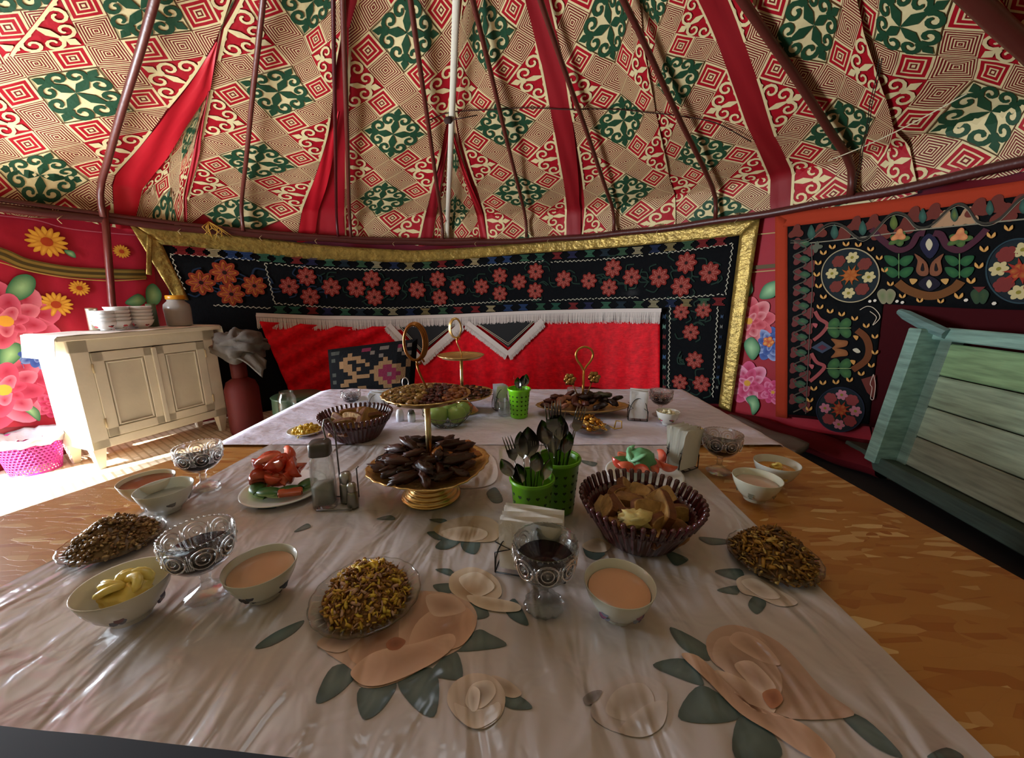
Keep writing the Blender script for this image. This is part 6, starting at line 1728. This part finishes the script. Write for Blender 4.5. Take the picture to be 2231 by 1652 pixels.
# nuts and raisins on the upper tray: past counting
mb = MB()
for i in range(330):
    a = rs.uniform(0, 2*PI); r_ = .108*math.sqrt(rs.random()); x, y = r_*math.cos(a), r_*math.sin(a)
    if x < .005: c = hx(rs.choice(['8a6230', '9c7438', '6e4a20', 'a88444', '7a5c20'])); s_ = .0075
    elif x < .06: c = hx(rs.choice(['4a1a1a', '5c2420', '38100f', '6e3028'])); s_ = .0068
    else: c = hx(rs.choice(['a8642c', '8c4c1c', '7a3c20'])); s_ = .008
    mb.blob((x, y, .296+.010*(1-(r_/.108)**2)+rs.uniform(0, .006)), (s_*rs.uniform(.8, 1.4), s_*rs.uniform(.7, 1.1), s_*.8), 6, 4, col=c, seed=i, amp=.5)
tag(mb.build('mixed_nuts', vc('nuts', rough=.35), loc=pS), 'mixed nuts and raisins spread over the upper tray of the nearest gold stand', 'nuts', kind='stuff')
# second stand
pS2 = stand(1008, 896, 'two-tier gold stand with a round ring handle in front of the red velvet', s=.93, rz=.3)
mb = MB()
for i in range(150):
    a = rs.uniform(0, 2*PI); r_ = .135*math.sqrt(rs.random()); c = hx(rs.choice(['38180f', '4c2418', '6e3c20', '2a100c']))
    mb.blob((r_*math.cos(a), r_*math.sin(a), .088+rs.uniform(0, .012)), (.014, .009, .007), 6, 4, col=c, seed=i, amp=.4)
tag(mb.build('raisins', MATS['nuts'], loc=pS2), 'dark raisins on the lower tray of the gold stand behind the nearest one', 'raisins', kind='stuff')
# third: wide dish with tear-shaped loop
def loopdish(px, py):
    p = tpos(px, py); g = empty('fruit_dish', 'wide gold fruit dish with a tear-shaped loop handle on the far cloth', 'fruit dish', loc=p)
    mb = MB(); mb.col = GD; mb.lathe([(0, 0), (.06, 0), (.062, .005), (.02, .014), (.012, .03)], 32); mb.build('foot', gold, g)
    mb = MB(); mb.col = GD; traymesh(mb, .125, .028, pw=2.2)
    n0 = len(mb.v); mb.v = [(x*1.95, y, z) for x, y, z in mb.v]
    mb.build('tray', gpl, g)
    mb = MB(); mb.col = hx('c8944c'); mb.tube([(0, 0, .02), (0, 0, .215)], .006, 10)
    lp = [(0, 0, .21), (-.012, 0, .235), (-.032, 0, .262), (-.040, 0, .290), (-.028, 0, .315), (0, 0, .326), (.028, 0, .315), (.040, 0, .290), (.032, 0, .262), (.012, 0, .235), (0, 0, .212)]
    mb.tube(spline([tuple(q) for q in lp], 4), .0052, 8); mb.build('loop_handle', gold, g)
    mb = MB(); mb.col = hx('b08a50')
    for sx, sy, n_ in ((-.065, .165, 6), (.05, .175, 6)):
        mb.tube([(0, 0, .05), (sx*.5, 0, .11), (sx*.9, 0, sy)], .003, 6)
        for q in range(n_): 
            a = 2*PI*q/n_; mb.blob((sx+.017*math.cos(a), .01*math.sin(a), sy+.016*math.sin(a)+.006), (.014, .008, .012), 8, 5, seed=q, amp=.6)
        mb.blob((sx, -.01, sy+.006), .009, 8, 5)
    mb.build('gold_flower', gold, g)
    return p
pL = loopdish(1268, 902)
for i in range(34):
    a = i*2.39; r_ = .105*math.sqrt((i+.5)/34); x = r_*math.cos(a)*1.75
    c = '5c2a20' if x < 0 else '2c1814'
    if i % 4 == 0: c = '96604a' if x < 0 else '4a3420'
    datepiece('dried_fruit', (.030, .018, .011), c, 'dark dried fruit heaped on the wide gold dish on the far cloth', 'dried fruit', 'dried fruit on the wide gold dish', pL+Vector((x, r_*math.sin(a), .05+.024*(1-(r_/.105)**2)+.01*(i % 3))), (rs.uniform(-.6, .6), rs.uniform(-.6, .6), rs.uniform(0, 6)), i)
mb = MB(); mb.blob((0, 0, .0), (.04, .03, .014), 14, 8, col=hx('4a4a38'), seed=3, amp=.6); tag(mb.build('dark_roll', fruit, loc=pL+Vector((.10, .0, .095))), 'striped dark roll lying on top of the right half of the wide gold dish', 'roll')
# gold-wrapped sweets in a small dish
pW = tpos(1285, 940)
mb = MB(); mb.lathe([(0, 0), (.05, 0), (.055, .004), (.085, .018), (.084, .021), (.05, .008), (0, .006)], 40, c=(0, 0, 0)); o = mb.build('sweet_dish', cut, loc=pW); tag(o, 'clear glass dish of gold-wrapped sweets behind the rear green basket', 'dish')
foil = vc('gold_foil', rough=.25, metal=.8, bump=.003, bscale=60)
for i in range(16):
    a = i*2.39; r_ = .055*math.sqrt((i+.5)/16); mb = MB(); c = hx(rs.choice(['c8963c', 'b87c28', 'd8b060']))
    mb.blob((0, 0, 0), (.017, .011, .010), 10, 6, col=c, seed=i, amp=.35)
    for sg in (-1, 1):
        mb.grid(lambda u, v: Vector((sg*(.015+.014*v), (u-.5)*.020*(.35+v), .003*math.sin(u*14))), 5, 2, cfn=lambda u, v: c)
    o = mb.build('wrapped_sweet', foil, loc=pW+Vector((r_*math.cos(a), r_*math.sin(a), .022+.030*(1-(r_/.055)**2)+.006*(i % 2)))); o.rotation_euler = (rs.uniform(-.5, .5), rs.uniform(-.4, .4), rs.uniform(0, 6)); tag(o, 'gold foil wrapped sweet heaped in the small glass dish', 'sweet', 'gold sweets in the glass dish')
# second glass dish of sweets with looped ribbon
pr = tpos(1338, 935)
mb = MB(); mb.col = hx('c8a858'); mb.tube([(0, 0, .004), (.012, .02, .03), (.03, .0, .035), (.026, -.02, .012), (.0, -.01, .004), (-.03, 0, .018)], .003, 6); tag(mb.build('gold_ribbon', gold, loc=pr), 'loop of gold ribbon on the far cloth beside the wrapped sweets', 'ribbon')
# wire basket of green apples
pG = tpos(975, 926)
mb = MB(); mb.col = hx('6c6860')
for z, r_ in ((.004, .055), (.03, .085), (.055, .105)): mb.tube([(r_*math.cos(a*PI/16), r_*math.sin(a*PI/16), z) for a in range(32)], .0016, 5, closed=True)
for k in range(20):
    a = k*PI/10; mb.tube([(.02*math.cos(a), .02*math.sin(a), .003), (.055*math.cos(a), .055*math.sin(a), .004), (.085*math.cos(a), .085*math.sin(a), .03), (.107*math.cos(a), .107*math.sin(a), .058)], .0013, 4)
for sg in (-1, 1): mb.tube([(sg*.104, 0, .056), (sg*.115, 0, .09), (sg*.09, 0, .12)], .0016, 5)
tag(mb.build('wire_basket', steel, loc=pG), 'round wire basket holding green apples behind the nearest gold stand', 'basket')
applem = vc('apple_skin', rough=.3, spec=.5, sss=.1, noise_amt=.1, nscale=30)
for i, (x, y, z, r_) in enumerate(((-.035, -.035, .050, .046), (.045, -.02, .048, .042), (0.0, .05, .052, .044), (.06, .05, .05, .038), (-.06, .045, .052, .04))):
    mb = MB(); mb.lathe([(.001, -.75*r_), (.3*r_, -.86*r_), (.75*r_, -.62*r_), (r_, 0.05*r_), (.86*r_, .6*r_), (.45*r_, .86*r_), (.14*r_, .76*r_), (.001, .66*r_)], 24, cols=[hx('8aa858')]*8)
    o = mb.build('apple', applem, loc=pG+Vector((x, y, z+.004))); o.rotation_euler = (.2*i-.3, .1*i, i); tag(o, 'pale green apple in the wire basket behind the nearest gold stand', 'apple', 'green apples in the wire basket')
    mb = MB(); mb.tube([(0, 0, .66*r_), (.002, 0, .95*r_)], .0015, 5, col=hx('4a3418')); mb.build('stem', wood, o)
# far left glassware
def tumbler(px, py, s, label):
    q = tpos(px, py); mb = MB(); mb.lathe([(0, 0), (.028*s, 0), (.03*s, .004*s), (.038*s, .085*s), (.0365*s, .085*s), (.027*s, .008*s), (0, .007*s)], 28); tag(mb.build('glass_tumbler', gl, loc=q), label, 'glass')
goblet(768, 897, 'clear pressed goblet behind the far left bread basket', .8)
def cup(px, py, label, r_=.04, h=.06, c='e4e6ea'):
    q = tpos(px, py); mb = MB(); bowlmesh(mb, r_, h, r_*.5, hx(c), 28); deco(mb, r_, h, 5, ['7080a0', '8890b0'], z=.5, s=.006); tag(mb.build('china_cup', china, loc=q), label, 'cup')
cup(792, 893, 'small white china cup behind the far left bread basket', .05, .06)
cup(938, 868, 'white patterned china cup behind the upper tray of the nearest stand', .055, .06)
tumbler(1098, 905, .9, 'small clear tumbler beside the napkins left of the far green basket')
tumbler(1250, 880, 1.0, 'clear pinkish tumbler behind the wide gold fruit dish')
q = tpos(886, 880); e = empty('oil_bottle', 'small clear bottle with a wire loop behind the upper gold tray', 'bottle', loc=q)
mb = MB(); mb.lathe([(0, 0), (.022, 0), (.024, .004), (.022, .06), (.010, .075), (.010, .09), (.008, .09), (.008, .074), (.019, .058), (.021, .006), (0, .005)], 24); mb.build('glass_body', gl, e)
mb = MB(); mb.col = hx('d0ccc4'); mb.tube([(.016*math.cos(a*PI/12), 0, .115+.026*math.sin(a*PI/12)) for a in range(24)], .0025, 6, closed=True); mb.build('wire_loop', steel, e)
mb = MB(); mb.blob((0, 0, .018), (.02, .018, .018), 14, 10, col=hx('e0d060')); tag(mb.build('lemon', applem, loc=tpos(918, 868)), 'small yellow lemon left of the patterned cup on the far cloth', 'lemon')
# unseen flap added to block the low sun at the crown
mb = MB(); mb.col = hx('a99a72')
def flapf(u, v):
    a = math.radians(128)+math.radians(220)*u; e = math.radians(88)*v; return Vector((CEN.x+.62*math.cos(e)*math.cos(a), CEN.y+.62*math.cos(e)*math.sin(a), zt-.06+.5*math.sin(e)))
mb.grid(flapf, 24, 6); tag(mb.build('sun_block_flap', vc('felt_backing'), solid=.01), 'felt flap raised round the sunny side of the roof crown', 'felt flap')
# ============================================================ camera, light
cam = bpy.data.cameras.new('camera'); co = bpy.data.objects.new('camera', cam); C.objects.link(co)
co.location = CAM; co.rotation_euler = (PI/2-PITCH, 0, 0)
cam.sensor_width = 36; cam.lens = F/2231*36; cam.clip_start = .02
bpy.context.scene.camera = co
sc = bpy.context.scene
w = bpy.data.worlds.new('sky'); sc.world = w; w.use_nodes = True
nt = w.node_tree; bg = nt.nodes['Background']; sky = nt.nodes.new('ShaderNodeTexSky'); sky.sky_type = 'NISHITA'
sky.sun_disc = False; sky.sun_elevation = math.radians(40); sky.sun_rotation = math.radians(200)
nt.links.new(sky.outputs[0], bg.inputs[0]); bg.inputs[1].default_value = .25
def area(name, loc, tgt, sx, sy, power, col):
    l = bpy.data.lights.new(name, 'AREA'); l.shape = 'RECTANGLE'; l.size = sx; l.size_y = sy; l.energy = power; l.color = col
    o = bpy.data.objects.new(name, l); C.objects.link(o); o.location = loc
    o.rotation_euler = (Vector(tgt)-Vector(loc)).to_track_quat('-Z', 'Y').to_euler(); return o
am = (DOOR0+DOOR1)/2
dl = wp(am, .92, -.12)
area('door_daylight', dl, (CEN.x, CEN.y+.2, 1.15), 1.0, 1.35, 130, (.80, .90, 1))
area('crown_daylight', (CEN.x, CEN.y, zt+.12), (CEN.x, CEN.y, 0), .8, .8, 4, (.95, .97, 1))
sun = bpy.data.lights.new('sun', 'SUN'); sun.energy = 19; sun.angle = math.radians(1); sun.color = (1, .95, .85)
so = bpy.data.objects.new('sun', sun); C.objects.link(so)
so.rotation_euler = Vector((.44, .68, -.62)).to_track_quat('-Z', 'Y').to_euler()
sc.view_settings.view_transform = 'Standard'; sc.view_settings.look = 'None'; sc.view_settings.gamma = 1; sc.view_settings.use_curve_mapping = False
sc.view_settings.exposure = 0.68
cy = sc.cycles; cy.use_denoising = True; cy.max_bounces = 8; cy.diffuse_bounces = 4; cy.glossy_bounces = 4; cy.transmission_bounces = 8; cy.transparent_max_bounces = 24
cy.caustics_reflective = False; cy.caustics_refractive = False; cy.sample_clamp_indirect = 6
for o in bpy.data.objects:
    if o.type == 'EMPTY': o.empty_display_size = .05
